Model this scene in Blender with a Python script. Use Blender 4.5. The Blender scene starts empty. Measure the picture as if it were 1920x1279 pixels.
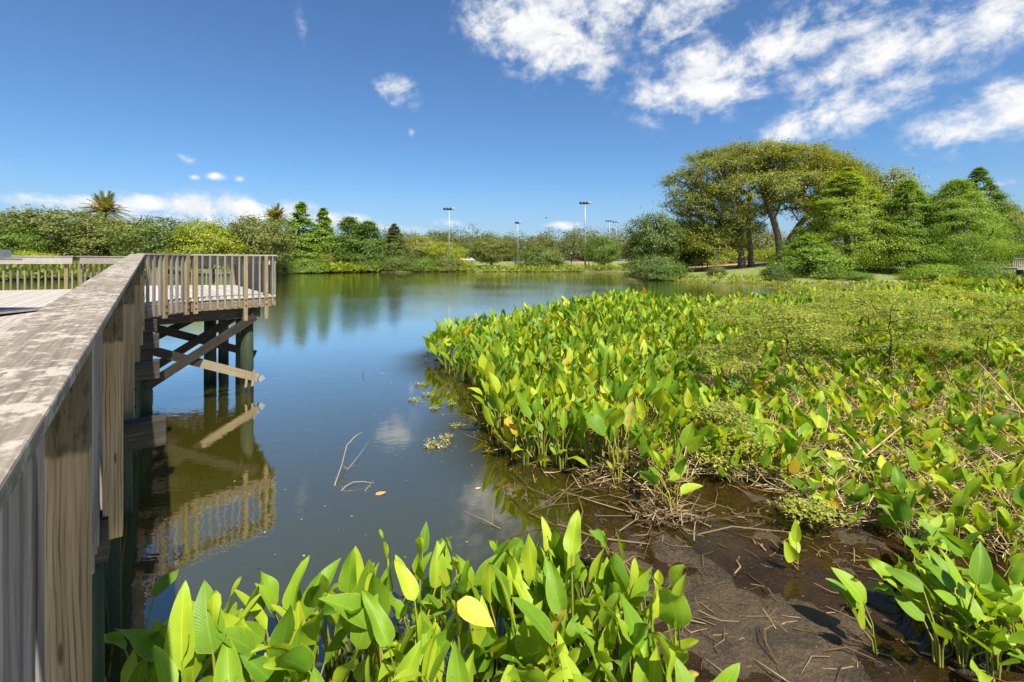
import bpy, math, random
import numpy as np
from mathutils import Vector

random.seed(5)
RNG = np.random.default_rng(11)
S = bpy.context.scene
COL = S.collection
EYE = 3.4                     # camera height over the water (z = 0)
F, YH = 900.0, 489.0          # focal length and horizon in photograph pixels


def at(px, py, Y):
    return np.array([(px - 960) / F * Y, Y, EYE - (py - YH) / F * Y])


def gx(px, Y):
    return (px - 960) / F * Y


def unit(v):
    v = np.asarray(v, float)
    return v / (np.linalg.norm(v, axis=-1, keepdims=True) + 1e-12)


# ---------------------------------------------------------------- objects
def tag(o, label=None, cat=None, group=None, kind=None):
    if label: o['label'] = label
    if cat: o['category'] = cat
    if group: o['group'] = group
    if kind: o['kind'] = kind
    return o


def empty(name, loc=(0, 0, 0), rz=0.0, sc=1.0):
    o = bpy.data.objects.new(name, None)
    COL.objects.link(o)
    o.location = tuple(float(c) for c in loc)
    o.rotation_euler = (0, 0, rz)
    o.scale = (sc, sc, sc) if not isinstance(sc, tuple) else sc
    o.empty_display_size = 0.2
    return o


def copy_tree(o, parent=None):
    c = o.copy()
    COL.objects.link(c)
    c.parent = parent
    for ch in list(o.children):
        copy_tree(ch, c)
    return c


class MB:
    """collects quads / tris, then links them as ONE mesh object"""

    def __init__(self):
        self.v, self.q, self.t, self.uv, self.n = [], [], [], [], 0

    def add(self, V, Q=None, T=None, UV=None):
        V = np.asarray(V, float).reshape(-1, 3)
        if Q is not None and len(Q): self.q.append(np.asarray(Q, int).reshape(-1, 4) + self.n)
        if T is not None and len(T): self.t.append(np.asarray(T, int).reshape(-1, 3) + self.n)
        self.v.append(V)
        self.uv.append(np.zeros((len(V), 2)) if UV is None else np.asarray(UV, float).reshape(-1, 2))
        self.n += len(V)

    def mesh(self, name, mat=None, smooth=False, attrs=None):
        me = bpy.data.meshes.new(name)
        V = np.concatenate(self.v) if self.v else np.zeros((0, 3))
        UV = np.concatenate(self.uv) if self.uv else np.zeros((0, 2))
        Q = np.concatenate(self.q) if self.q else np.zeros((0, 4), int)
        T = np.concatenate(self.t) if self.t else np.zeros((0, 3), int)
        loops = np.concatenate([Q.ravel(), T.ravel()]).astype(np.int32)
        me.vertices.add(len(V))
        me.vertices.foreach_set('co', V.ravel().astype(np.float32))
        me.loops.add(len(loops))
        me.loops.foreach_set('vertex_index', loops)
        me.polygons.add(len(Q) + len(T))
        st = np.concatenate([np.arange(len(Q)) * 4, len(Q) * 4 + np.arange(len(T)) * 3]).astype(np.int32)
        me.polygons.foreach_set('loop_start', st)
        me.polygons.foreach_set('use_smooth', np.full(len(Q) + len(T), bool(smooth)))
        uvl = me.uv_layers.new(name='UVMap')
        uvl.data.foreach_set('uv', UV[loops].ravel().astype(np.float32))
        if attrs:
            for k, a in attrs.items():
                at_ = me.attributes.new(k, 'FLOAT', 'POINT')
                at_.data.foreach_set('value', np.asarray(a, np.float32).ravel())
        me.update(calc_edges=True)
        me.validate()
        if mat: me.materials.append(mat)
        return me

    def build(self, name, mat=None, parent=None, smooth=False, loc=None, attrs=None, bevel=0):
        o = bpy.data.objects.new(name, self.mesh(name, mat, smooth, attrs))
        COL.objects.link(o)
        if parent is not None: o.parent = parent
        if loc is not None: o.location = tuple(float(c) for c in loc)
        if bevel:
            m = o.modifiers.new('bevel', 'BEVEL')
            m.width = bevel; m.segments = 2; m.limit_method = 'ANGLE'
        return o


BOXQ = np.array([[0, 1, 3, 2], [4, 6, 7, 5], [0, 4, 5, 1], [2, 3, 7, 6], [0, 2, 6, 4], [1, 5, 7, 3]])


def obox(mb, c, a, b, h, uvo=None):
    """oriented box: centre c, half vectors a (length), b, h"""
    c, a, b, h = [np.asarray(x, float) for x in (c, a, b, h)]
    V, UV = [], []
    la, lb, lh = np.linalg.norm(a), np.linalg.norm(b), np.linalg.norm(h)
    o = RNG.random(2) * 20 if uvo is None else np.asarray(uvo)
    for i in (-1, 1):
        for j in (-1, 1):
            for k in (-1, 1):
                V.append(c + i * a + j * b + k * h)
                UV.append((o[0] + (i + 1) * la, o[1] + j * lb + k * lh * 1.21))
    Q = BOXQ if np.dot(np.cross(a, b), h) > 0 else BOXQ[:, ::-1]
    mb.add(V, Q, UV=UV)


def bar(mb, p0, p1, w, t, up=(0, 0, 1), uvo=None):
    """plank from p0 to p1, w across (horizontal), t in the up direction"""
    p0, p1 = np.asarray(p0, float), np.asarray(p1, float)
    d = unit(p1 - p0)
    s = np.cross(d, up)
    s = unit(s) if np.linalg.norm(s) > 1e-6 else np.array([1.0, 0, 0])
    u = np.cross(s, d)
    obox(mb, (p0 + p1) / 2, (p1 - p0) / 2, s * w / 2, u * t / 2, uvo)


def box(mb, x0, x1, y0, y1, z0, z1):
    obox(mb, ((x0 + x1) / 2, (y0 + y1) / 2, (z0 + z1) / 2), (0, 0, (z1 - z0) / 2), ((x1 - x0) / 2, 0, 0), (0, (y1 - y0) / 2, 0))


def tube(mb, pts, rad, n=6, cap=True):
    pts = np.asarray(pts, float)
    m = len(pts)
    rad = np.full(m, rad, float) if np.isscalar(rad) else np.asarray(rad, float)
    d = np.gradient(pts, axis=0)
    d = unit(d)
    ref = np.array([0, 0, 1.0]) if abs(d[0][2]) < 0.9 else np.array([1.0, 0, 0])
    s = unit(np.cross(d, ref))
    u = np.cross(s, d)
    an = np.arange(n) * 2 * math.pi / n
    V = pts[:, None, :] + rad[:, None, None] * (np.cos(an)[None, :, None] * s[:, None, :] + np.sin(an)[None, :, None] * u[:, None, :])
    L = np.concatenate([[0], np.cumsum(np.linalg.norm(np.diff(pts, axis=0), axis=1))])
    UV = np.stack([np.repeat(L, n), np.tile(an / 6.283 * rad.max() * 6.28, m)], 1)
    i = np.arange(m - 1)[:, None] * n
    j = np.arange(n)[None, :]
    j2 = (j + 1) % n
    Q = np.stack([i + j, i + j2, i + n + j2, i + n + j], -1).reshape(-1, 4)
    T = []
    V = V.reshape(-1, 3)
    if cap:
        k = len(V)
        V = np.concatenate([V, pts[:1], pts[-1:]])
        UV = np.concatenate([UV, [[0, 0]], [[L[-1], 0]]])
        for a in range(n):
            T.append((k, (a + 1) % n, a))
            T.append((k + 1, (m - 1) * n + a, (m - 1) * n + (a + 1) % n))
    mb.add(V, Q, T, UV)


def tubes(mb, P, R, n=3):
    """many short tubes at once: P (N, m, 3), R (N, m)"""
    P = np.asarray(P, float)
    N, m, _ = P.shape
    d = unit(np.gradient(P, axis=1))
    ref = np.zeros_like(d); ref[..., 0] = 1.0
    ref[np.abs(d[..., 0]) > .85] = (0, 1, 0)
    s = unit(np.cross(d, ref))
    u = np.cross(s, d)
    an = np.arange(n) * 2 * math.pi / n
    V = P[:, :, None, :] + R[:, :, None, None] * (np.cos(an)[None, None, :, None] * s[:, :, None, :] + np.sin(an)[None, None, :, None] * u[:, :, None, :])
    b = (np.arange(N) * m * n)[:, None, None]
    i = (np.arange(m - 1) * n)[None, :, None]
    j = np.arange(n)[None, None, :]
    j2 = (j + 1) % n
    Q = np.stack([b + i + j, b + i + j2, b + i + n + j2, b + i + n + j], -1).reshape(-1, 4)
    UV = np.zeros((N, m, n, 2)); UV[..., 0] = np.linspace(0, 1, m)[None, :, None]; UV[..., 1] = (np.arange(n) / n)[None, None, :]
    mb.add(V.reshape(-1, 3), Q, UV=UV.reshape(-1, 2))


# ---------------------------------------------------------------- numeric noise
def vnoise(x, y, seed=0):
    xi, yi = np.floor(x).astype(np.int64), np.floor(y).astype(np.int64)
    fx, fy = x - xi, y - yi
    fx, fy = fx * fx * (3 - 2 * fx), fy * fy * (3 - 2 * fy)

    def h(a, b):
        n = (a * 374761393 + b * 668265263 + seed * 974711) & 0x7fffffff
        n = ((n ^ (n >> 13)) * 1274126177) & 0x7fffffff
        return ((n ^ (n >> 16)) & 0xffff) / 65535.0
    return (h(xi, yi) * (1 - fx) + h(xi + 1, yi) * fx) * (1 - fy) + (h(xi, yi + 1) * (1 - fx) + h(xi + 1, yi + 1) * fx) * fy


def fbm(x, y, seed=0, oct=4):
    s, a, t = 0, 0.5, 0
    for o in range(oct):
        s = s + a * vnoise(x * 2 ** o + 17 * o, y * 2 ** o - 9 * o, seed + o)
        t += a
        a *= 0.5
    return s / t


def sdist(poly, x, y):
    """signed distance, positive inside"""
    P = np.asarray(poly, float)
    x, y = np.asarray(x, float), np.asarray(y, float)
    best = np.full(x.shape, 1e18)
    ins = np.zeros(x.shape, bool)
    for i in range(len(P)):
        ax, ay = P[i]; bx, by = P[(i + 1) % len(P)]
        dx, dy = bx - ax, by - ay
        t = np.clip(((x - ax) * dx + (y - ay) * dy) / (dx * dx + dy * dy), 0, 1)
        best = np.minimum(best, (x - ax - t * dx) ** 2 + (y - ay - t * dy) ** 2)
        c = ((ay > y) != (by > y))
        with np.errstate(divide='ignore', invalid='ignore'):
            xi = (bx - ax) * (y - ay) / (by - ay if by != ay else 1e-9) + ax
        ins ^= c & (x < xi)
    d = np.sqrt(best)
    return np.where(ins, d, -d)


def sstep(a, b, x):
    t = np.clip((x - a) / (b - a), 0, 1)
    return t * t * (3 - 2 * t)


# ---------------------------------------------------------------- node helper
class NT:
    def __init__(self, tree):
        self.t = tree
        tree.nodes.clear()

    def n(self, kind, **kw):
        nd = self.t.nodes.new(kind)
        for k, v in kw.items(): setattr(nd, k, v)
        return nd

    def put(self, sock, v):
        if isinstance(v, bpy.types.NodeSocket): self.t.links.new(v, sock)
        elif v is not None:
            if sock.type == 'RGBA' and len(v) == 3: v = (*v, 1)
            sock.default_value = v

    def m(self, op, a, b=None, c=None, clamp=False):
        nd = self.n('ShaderNodeMath', operation=op, use_clamp=clamp)
        for i, x in enumerate((a, b, c)):
            if x is not None: self.put(nd.inputs[i], x)
        return nd.outputs[0]

    def v(self, op, a, b=None):
        nd = self.n('ShaderNodeVectorMath', operation=op)
        self.put(nd.inputs[0], a)
        if b is not None: self.put(nd.inputs[1], b)
        return nd.outputs[0]

    def mix(self, f, a, b, blend='MIX'):
        nd = self.n('ShaderNodeMix', data_type='RGBA', blend_type=blend)
        self.put(nd.inputs[0], f); self.put(nd.inputs[6], a); self.put(nd.inputs[7], b)
        return nd.outputs[2]

    def step(self, x, a, b, lo=0.0, hi=1.0):
        nd = self.n('ShaderNodeMapRange', interpolation_type='SMOOTHSTEP')
        self.put(nd.inputs[0], x)
        for i, q in enumerate((a, b, lo, hi)): nd.inputs[i + 1].default_value = q
        return nd.outputs[0]

    def noise(self, vec, scale, detail=4.0, rough=.55, dist=0.0):
        nd = self.n('ShaderNodeTexNoise')
        if vec is not None: self.put(nd.inputs['Vector'], vec)
        nd.inputs['Scale'].default_value = scale
        nd.inputs['Detail'].default_value = detail
        nd.inputs['Roughness'].default_value = rough
        nd.inputs['Distortion'].default_value = dist
        return nd.outputs[0]

    def ramp(self, f, stops):
        nd = self.n('ShaderNodeValToRGB')
        cr = nd.color_ramp
        while len(cr.elements) < len(stops): cr.elements.new(0.5)
        for e, (p, c) in zip(cr.elements, stops): e.position = p; e.color = (*c, 1)
        self.put(nd.inputs[0], f)
        return nd.outputs[0]

    def scale(self, vec, s):
        return self.v('MULTIPLY', vec, s)

    def attr(self, name):
        return self.n('ShaderNodeAttribute', attribute_name=name).outputs['Fac']

    def bump(self, h, strength, dist=.02, normal=None):
        nd = self.n('ShaderNodeBump')
        nd.inputs['Strength'].default_value = strength
        nd.inputs['Distance'].default_value = dist
        self.put(nd.inputs['Height'], h)
        if normal is not None: self.put(nd.inputs['Normal'], normal)
        return nd.outputs[0]


def newmat(name):
    m = bpy.data.materials.new(name)
    m.use_nodes = True
    return m, NT(m.node_tree)


def principled(t, col, rough=.7, bump=None, spec=.3, metal=0.0):
    b = t.n('ShaderNodeBsdfPrincipled')
    t.put(b.inputs['Base Color'], col)
    t.put(b.inputs['Roughness'], rough)
    b.inputs['Specular IOR Level'].default_value = spec
    b.inputs['Metallic'].default_value = metal
    if bump is not None: t.put(b.inputs['Normal'], bump)
    o = t.n('ShaderNodeOutputMaterial')
    t.t.links.new(b.outputs[0], o.inputs[0])
    return b


def wood(name, dark, mid, light, grain=1.0, blotch=None, blotch_amt=.0, dark_top=False, rough=.8, bump=.35, lichen=0.0, rings=0.0):
    m, t = newmat(name)
    dark, mid, light = [tuple(c * .84 for c in q) for q in (dark, mid, light)]
    uv = t.n('ShaderNodeUVMap').outputs[0]
    g1 = t.noise(t.scale(uv, (1.3, 38 * grain, 1)), 1.0, 5, .6, .6)
    g2 = t.noise(t.scale(uv, (3.2, 120 * grain, 1)), 1.0, 3, .6)
    g3 = t.noise(t.scale(uv, (.9, 5, 1)), 1.0, 4, .6)
    f = t.m('ADD', t.m('MULTIPLY', g1, .62), t.m('MULTIPLY', g2, .38))
    col = t.ramp(f, [(.33, dark), (.5, mid), (.66, light)])
    col = t.mix(t.step(g3, .35, .7), t.mix(.45, col, dark), col)
    ge = t.n('ShaderNodeNewGeometry')
    oi = t.n('ShaderNodeObjectInfo')
    if rings:
        su = t.n('ShaderNodeSeparateXYZ'); t.put(su.inputs[0], uv)
        wv = t.noise(t.scale(uv, (1.1, 7, 1)), 1.0, 3, .5)
        rg = t.m('SINE', t.m('ADD', t.m('MULTIPLY', su.outputs[1], 330.0), t.m('MULTIPLY', wv, 26.0)))
        rg = t.m('MULTIPLY', t.step(rg, .25, .95), t.step(t.noise(t.scale(uv, (2, 20, 1)), 1.0, 3), .35, .6))
        col = t.mix(t.m('MULTIPLY', rg, rings), col, t.mix(1.0, col, (.38, .3, .24), 'MULTIPLY'))
        ck = t.noise(t.scale(uv, (.8, 55, 1)), 1.0, 2, .5)
        col = t.mix(t.step(ck, .70, .73, 0, .75), col, (.03, .022, .016))
    col = t.mix(.35, col, t.mix(1.0, col, t.ramp(oi.outputs['Random'], [(0, (.55, .52, .5)), (1, (1.35, 1.28, 1.2))]), 'MULTIPLY'))
    if lichen:
        pos = ge.outputs['Position']
        l1 = t.noise(t.scale(uv, (13, 15, 1)), 1.0, 7, .66, .4)
        l2 = t.noise(t.scale(uv, (60, 60, 1)), 1.0, 5, .65)
        l3 = t.noise(t.scale(uv, (1.6, 2.2, 1)), 1.0, 2, .5)
        lf = t.m('ADD', t.m('ADD', t.m('MULTIPLY', l1, .62), t.m('MULTIPLY', l2, .26)), t.m('MULTIPLY', l3, .24))
        col = t.mix(t.step(lf, .54, .63, 0, lichen), col, (.54, .49, .42))
        col = t.mix(t.step(t.noise(t.scale(uv, (7, 9, 1)), 1.0, 6, .7), .64, .72, 0, .6), col, (.36, .24, .15))
        col = t.mix(t.step(t.noise(t.scale(uv, (26, 30, 1)), 1.0, 2, .5), .715, .75, 0, .85), col, (.06, .05, .045))
    if blotch:
        bz = t.noise(t.scale(uv, (4, 14, 1)), 1.0, 5, .65)
        col = t.mix(t.step(bz, .5, .68, 0, blotch_amt), col, blotch)
    if dark_top:  # upper end of the post darker and mottled, down to a level edge
        sx = t.n('ShaderNodeSeparateXYZ'); t.put(sx.inputs[0], uv)
        z = t.m('ADD', sx.outputs[0], t.m('MULTIPLY', t.m('SUBTRACT', t.noise(t.scale(uv, (10, 30, 1)), 1.0, 4), .5), .05))
        k = t.step(z, .30, .275)
        mottle = t.mix(t.step(t.noise(t.scale(uv, (12, 40, 1)), 1.0, 4, .7), .46, .62), (.12, .095, .055), (.035, .038, .02))
        col = t.mix(t.m('MULTIPLY', k, .9), col, mottle)
        kn = t.n('ShaderNodeTexVoronoi'); t.put(kn.inputs['Vector'], t.scale(uv, (2.6, 13, 1))); kn.inputs['Scale'].default_value = 1.0
        col = t.mix(t.step(kn.outputs['Distance'], .14, .07, 0, .85), col, (.09, .045, .018))
    b = t.bump(f, bump, .006)
    principled(t, col, rough, b, .2)
    return m


def plain(name, col, rough=.6, spec=.3, metal=0.0, var=.25, scale=6.0):
    m, t = newmat(name)
    co = t.n('ShaderNodeTexCoord').outputs['Object']
    n = t.noise(co, scale, 5, .6)
    lo = tuple(c * (1 - var) for c in col); hi = tuple(min(1, c * (1 + var)) for c in col)
    principled(t, t.ramp(n, [(.3, lo), (.7, hi)]), rough, None, spec, metal)
    return m


def foliage(name, c1, c2, c3=None, trans=.35, rare=None, rare_at=.97, gloss=.02, big=None, tint=None):
    """leaf material: colour varies per leaf (mesh island) and per plant"""
    m, t = newmat(name)
    ge = t.n('ShaderNodeNewGeometry')
    oi = t.n('ShaderNodeObjectInfo')
    r = ge.outputs['Random Per Island']
    stops = [(0, c1), (1, c2)] if c3 is None else [(0, c1), (.55, c2), (1, c3)]
    col = t.ramp(r, stops)
    n = t.noise(ge.outputs['Position'], big or .35, 3, .6)
    col = t.mix(t.step(n, .35, .68, 0, .5), col, t.mix(1.0, col, (.62, .72, .7), 'MULTIPLY'))
    if rare:
        r2 = t.m('FRACT', t.m('MULTIPLY', r, 77.7))
        col = t.mix(t.step(r2, rare_at, rare_at + .01), col, rare)
    v = t.ramp(oi.outputs['Random'], [(0, (.82, .86, .85)), (1, (1.14, 1.1, 1.05))])
    col = t.mix(1.0, col, v, 'MULTIPLY')
    d = t.n('ShaderNodeBsdfDiffuse'); t.put(d.inputs[0], col)
    tr = t.n('ShaderNodeBsdfTranslucent')
    t.put(tr.inputs[0], t.mix(1.0, col, tint or (1.25, 1.15, .5), 'MULTIPLY'))
    mx = t.n('ShaderNodeMixShader'); mx.inputs[0].default_value = trans
    t.t.links.new(d.outputs[0], mx.inputs[1]); t.t.links.new(tr.outputs[0], mx.inputs[2])
    g = t.n('ShaderNodeBsdfGlossy'); g.inputs[1].default_value = .42; g.inputs[0].default_value = (.9, .95, .9, 1)
    m2 = t.n('ShaderNodeMixShader'); m2.inputs[0].default_value = gloss
    t.t.links.new(mx.outputs[0], m2.inputs[1]); t.t.links.new(g.outputs[0], m2.inputs[2])
    o = t.n('ShaderNodeOutputMaterial'); t.t.links.new(m2.outputs[0], o.inputs[0])
    return m


def leafmat(name, stops, rare=None, rare_at=.96, trans=.36):
    """broad marsh leaf with midrib and fine side veins in its own uv"""
    m, t = newmat(name)
    ge = t.n('ShaderNodeNewGeometry')
    oi = t.n('ShaderNodeObjectInfo')
    uv = t.n('ShaderNodeUVMap').outputs[0]
    r = ge.outputs['Random Per Island']
    rr = t.m('FRACT', t.m('ADD', t.m('MULTIPLY', r, 13.37), t.m('MULTIPLY', oi.outputs['Random'], 7.1)))
    col = t.ramp(rr, stops)
    sx = t.n('ShaderNodeSeparateXYZ'); t.put(sx.inputs[0], uv)
    u, v = sx.outputs[0], sx.outputs[1]
    au = t.m('ABSOLUTE', t.m('SUBTRACT', u, .5))
    ph = t.m('SUBTRACT', t.m('MULTIPLY', v, 150.0), t.m('MULTIPLY', t.m('POWER', au, .6), 55.0))
    vein = t.m('SINE', ph)
    col = t.mix(t.m('MULTIPLY', t.m('ADD', vein, 1.0), .10), col, t.mix(1.0, col, (1.3, 1.22, 1.1), 'MULTIPLY'))
    col = t.mix(t.step(au, .032, .012, 0, .55), col, t.mix(1.0, col, (1.9, 1.5, 1.4), 'MULTIPLY'))
    bl = t.noise(t.v('ADD', t.scale(uv, (2.2, 4.0, 1)), t.scale(oi.outputs['Location'], (3, 3, 3))), 1.0, 4, .6)
    col = t.mix(t.step(bl, .42, .72, 0, .5), col, t.mix(1.0, col, (1.35, 1.16, .7), 'MULTIPLY'))
    col = t.mix(t.step(au, .44, .5, 0, .4), col, (.42, .46, .05))
    if rare:
        r2 = t.m('FRACT', t.m('MULTIPLY', rr, 91.3))
        pat = t.m('ADD', r2, t.m('MULTIPLY', t.m('SUBTRACT', bl, .5), .05))
        col = t.mix(t.step(pat, rare_at, rare_at + .012), col, rare)
    vo = t.n('ShaderNodeTexVoronoi'); t.put(vo.inputs['Vector'], t.v('ADD', t.scale(uv, (5, 11, 1)), t.scale(oi.outputs['Location'], (7, 7, 7)))); vo.inputs['Scale'].default_value = 1.0
    sp_ = t.m('MULTIPLY', t.step(t.m('ADD', vo.outputs['Distance'], t.m('MULTIPLY', t.m('SUBTRACT', bl, .5), .25)), .17, .10), t.step(t.m('FRACT', t.m('MULTIPLY', rr, 37.1)), .55, .6))
    col = t.mix(t.m('MULTIPLY', sp_, .8), col, (.16, .09, .025))
    tip = t.step(t.m('ADD', v, t.m('MULTIPLY', t.m('SUBTRACT', bl, .5), .12)), .955, .99, 0, .7)
    col = t.mix(tip, col, (.12, .07, .02))
    b = t.bump(vein, .12, .004)
    d = t.n('ShaderNodeBsdfPrincipled'); t.put(d.inputs['Base Color'], col); d.inputs['Roughness'].default_value = .48
    d.inputs['Specular IOR Level'].default_value = .28
    t.put(d.inputs['Normal'], b)
    tr = t.n('ShaderNodeBsdfTranslucent'); t.put(tr.inputs[0], t.mix(1.0, col, (1.5, 1.3, .4), 'MULTIPLY'))
    mx = t.n('ShaderNodeMixShader'); mx.inputs[0].default_value = trans
    t.t.links.new(d.outputs[0], mx.inputs[1]); t.t.links.new(tr.outputs[0], mx.inputs[2])
    o = t.n('ShaderNodeOutputMaterial'); t.t.links.new(mx.outputs[0], o.inputs[0])
    return m


M = {}
M['cap'] = wood('weathered_cap_wood', (.165, .14, .11), (.26, .225, .18), (.36, .32, .262), 1.0, lichen=.5, rings=.35, bump=.5)
M['cap_far'] = wood('platform_cap_wood', (.19, .17, .145), (.3, .27, .235), (.42, .38, .33), .9, lichen=.3)
M['post'] = wood('tan_post_wood', (.27, .195, .105), (.45, .345, .2), (.6, .475, .3), .7, dark_top=True, bump=.4, rings=.75)
M['post_far'] = wood('platform_post_wood', (.17, .13, .075), (.28, .225, .135), (.40, .33, .21), .7, rings=.4, blotch=(.25, .27, .15), blotch_amt=.4)
M['baluster'] = wood('grey_baluster_wood', (.16, .15, .135), (.26, .245, .222), (.37, .35, .315), 1.2, rings=.3)
M['board'] = wood('pale_rail_board_wood', (.28, .25, .215), (.4, .36, .315), (.5, .455, .4), .8, lichen=.2)
M['rim'] = wood('brown_rim_wood', (.13, .1, .065), (.24, .18, .12), (.34, .27, .19), .8, blotch=(.42, .36, .28), blotch_amt=.4)
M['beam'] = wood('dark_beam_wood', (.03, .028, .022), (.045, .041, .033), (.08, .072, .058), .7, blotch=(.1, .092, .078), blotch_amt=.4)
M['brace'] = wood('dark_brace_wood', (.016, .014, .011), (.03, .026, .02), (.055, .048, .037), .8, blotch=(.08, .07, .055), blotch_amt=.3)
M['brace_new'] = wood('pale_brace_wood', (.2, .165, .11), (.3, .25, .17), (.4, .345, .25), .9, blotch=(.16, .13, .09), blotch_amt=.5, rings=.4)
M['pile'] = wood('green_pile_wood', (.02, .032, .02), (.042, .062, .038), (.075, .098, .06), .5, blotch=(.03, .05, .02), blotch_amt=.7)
M['metal'] = plain('galvanised_metal', (.42, .43, .44), .4, .5, .8)
M['bolt'] = plain('dark_bolt_steel', (.05, .045, .04), .5, .4, .7)
M['deck'] = None


def deck_mat():
    m, t = newmat('pale_deck_boards')
    uv = t.n('ShaderNodeUVMap').outputs[0]
    sx = t.n('ShaderNodeSeparateXYZ'); t.put(sx.inputs[0], uv)
    b = t.m('MULTIPLY', sx.outputs[1], 1 / .145)
    fr = t.m('FRACT', b)
    idx = t.m('FLOOR', b)
    w = t.n('ShaderNodeTexWhiteNoise', noise_dimensions='1D'); t.put(w.inputs['W'], idx)
    gr = t.noise(t.scale(uv, (2, 45, 1)), 1.0, 5, .6)
    col = t.ramp(gr, [(.3, (.31, .285, .25)), (.7, (.44, .41, .37))])
    col = t.mix(.5, col, t.mix(1.0, col, t.ramp(w.outputs[0], [(0, (.75, .73, .7)), (1, (1.15, 1.12, 1.1))]), 'MULTIPLY'))
    edge = t.m('MINIMUM', fr, t.m('SUBTRACT', 1.0, fr))
    col = t.mix(t.step(edge, .05, .025), col, (.06, .05, .04))
    principled(t, col, .8, t.bump(t.m('ADD', gr, t.step(edge, .02, .06)), .3, .01), .2)
    return m


M['deck'] = deck_mat()

# ---------------------------------------------------------------- terrain
LAKE = [(-150, 66), (-100, 74), (-86, 80), (-72, 100), (-62, 124), (-48, 138), (-25, 146), (0, 147.5), (20, 146), (33, 142), (31, 120),
        (25, 98), (24, 88), (28, 79), (35, 73), (45, 68), (58, 62), (78, 58), (110, 50), (150, 20), (130, -60), (-130, -60), (-200, 20)]
MARSH = [(-2.6, 15.2), (-3.0, 17), (-2.4, 18.7), (-1, 21), (1.1, 25), (4, 30), (8, 36.5), (10.3, 37), (10.8, 31), (12, 30.5), (16, 33), (22, 36),
         (30, 40), (45, 47), (60, 52), (75, 50), (75, 25), (20, 8), (8, 4.6), (5.9, 5.2), (4.9, 6.0), (4.15, 6.3), (3.87, 7.1), (3.06, 7.5),
         (2.28, 6.9), (1.14, 7.4), (.34, 7.7), (-.28, 8.5), (-.66, 9.84), (-.75, 12.2), (-1.5, 13.7)]
MUD = [(.9, 6.9), (.75, 6.0), (.8, 5.2), (.75, 4.2), (.8, 3), (1.0, -2), (14, -2), (30, 9), (8, 8), (3, 7.5)]


def ground_z(x, y):
    x, y = np.asarray(x, float), np.asarray(y, float)
    wob = (fbm(x * .12, y * .12, 3) - .5) * 5.0
    far = sstep(30, 60, y)
    d = -sdist(LAKE, x, y) + wob * far * .8
    land = .10 * sstep(0, .6, d) + np.minimum(.075 * np.maximum(d, 0), 3.0 + .0 * d) + (fbm(x * .25, y * .25, 5) - .5) * .25 * sstep(1, 8, d)
    bed = -np.minimum(1.3, .05 + .25 * np.maximum(-d, 0))
    z = np.where(d > 0, land, bed)
    dm = np.maximum(sdist(MARSH, x, y), sdist(MUD, x, y) + (fbm(x * 1.3, y * 1.3, 8) - .5) * .5)
    n = fbm(x * 1.6, y * 1.6, 21, 5) - .5
    n2 = fbm(x * 9, y * 9, 31, 3) - .5
    bar_ = np.exp(-(((x - 2.3) / 1.3) ** 2 + ((y - 4.5) / 1.5) ** 2))
    dry = np.exp(-(((x - 6.5) / 3) ** 2 + ((y - 9) / 3.5) ** 2))
    inside = -.024 + n * .07 + n2 * .018 + bar_ * .034 + dry * .06
    m = np.where(dm > 0, inside * sstep(0, .35, dm) - .04 * (1 - sstep(0, .35, dm)), -.04 + .22 * np.maximum(dm, -8) - .0)
    return np.where(d > 0, z, np.maximum(z, m))


def build_grid(xs, ys):
    X, Y = np.meshgrid(xs, ys)
    return X, Y


def grid_faces(nx, ny):
    i = np.arange(ny - 1)[:, None] * nx
    j = np.arange(nx - 1)[None, :]
    return np.stack([i + j, i + j + 1, i + nx + j + 1, i + nx + j], -1).reshape(-1, 4)


def ax(*segs):
    out = [np.arange(a, b, s) for a, b, s in segs]
    return np.concatenate(out + [[segs[-1][1]]])


XS = ax((-900, -200, 60), (-200, -60, 4), (-60, -8, 2), (-8, 0, .5), (0, 8, .055), (8, 20, .4), (20, 120, 1.5), (120, 240, 8), (240, 900, 60))
YS = ax((-80, 0, 8), (0, 2, .3), (2, 8.5, .055), (8.5, 40, .5), (40, 130, 1.5), (130, 175, .8), (175, 300, 4), (300, 1000, 50))


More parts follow.
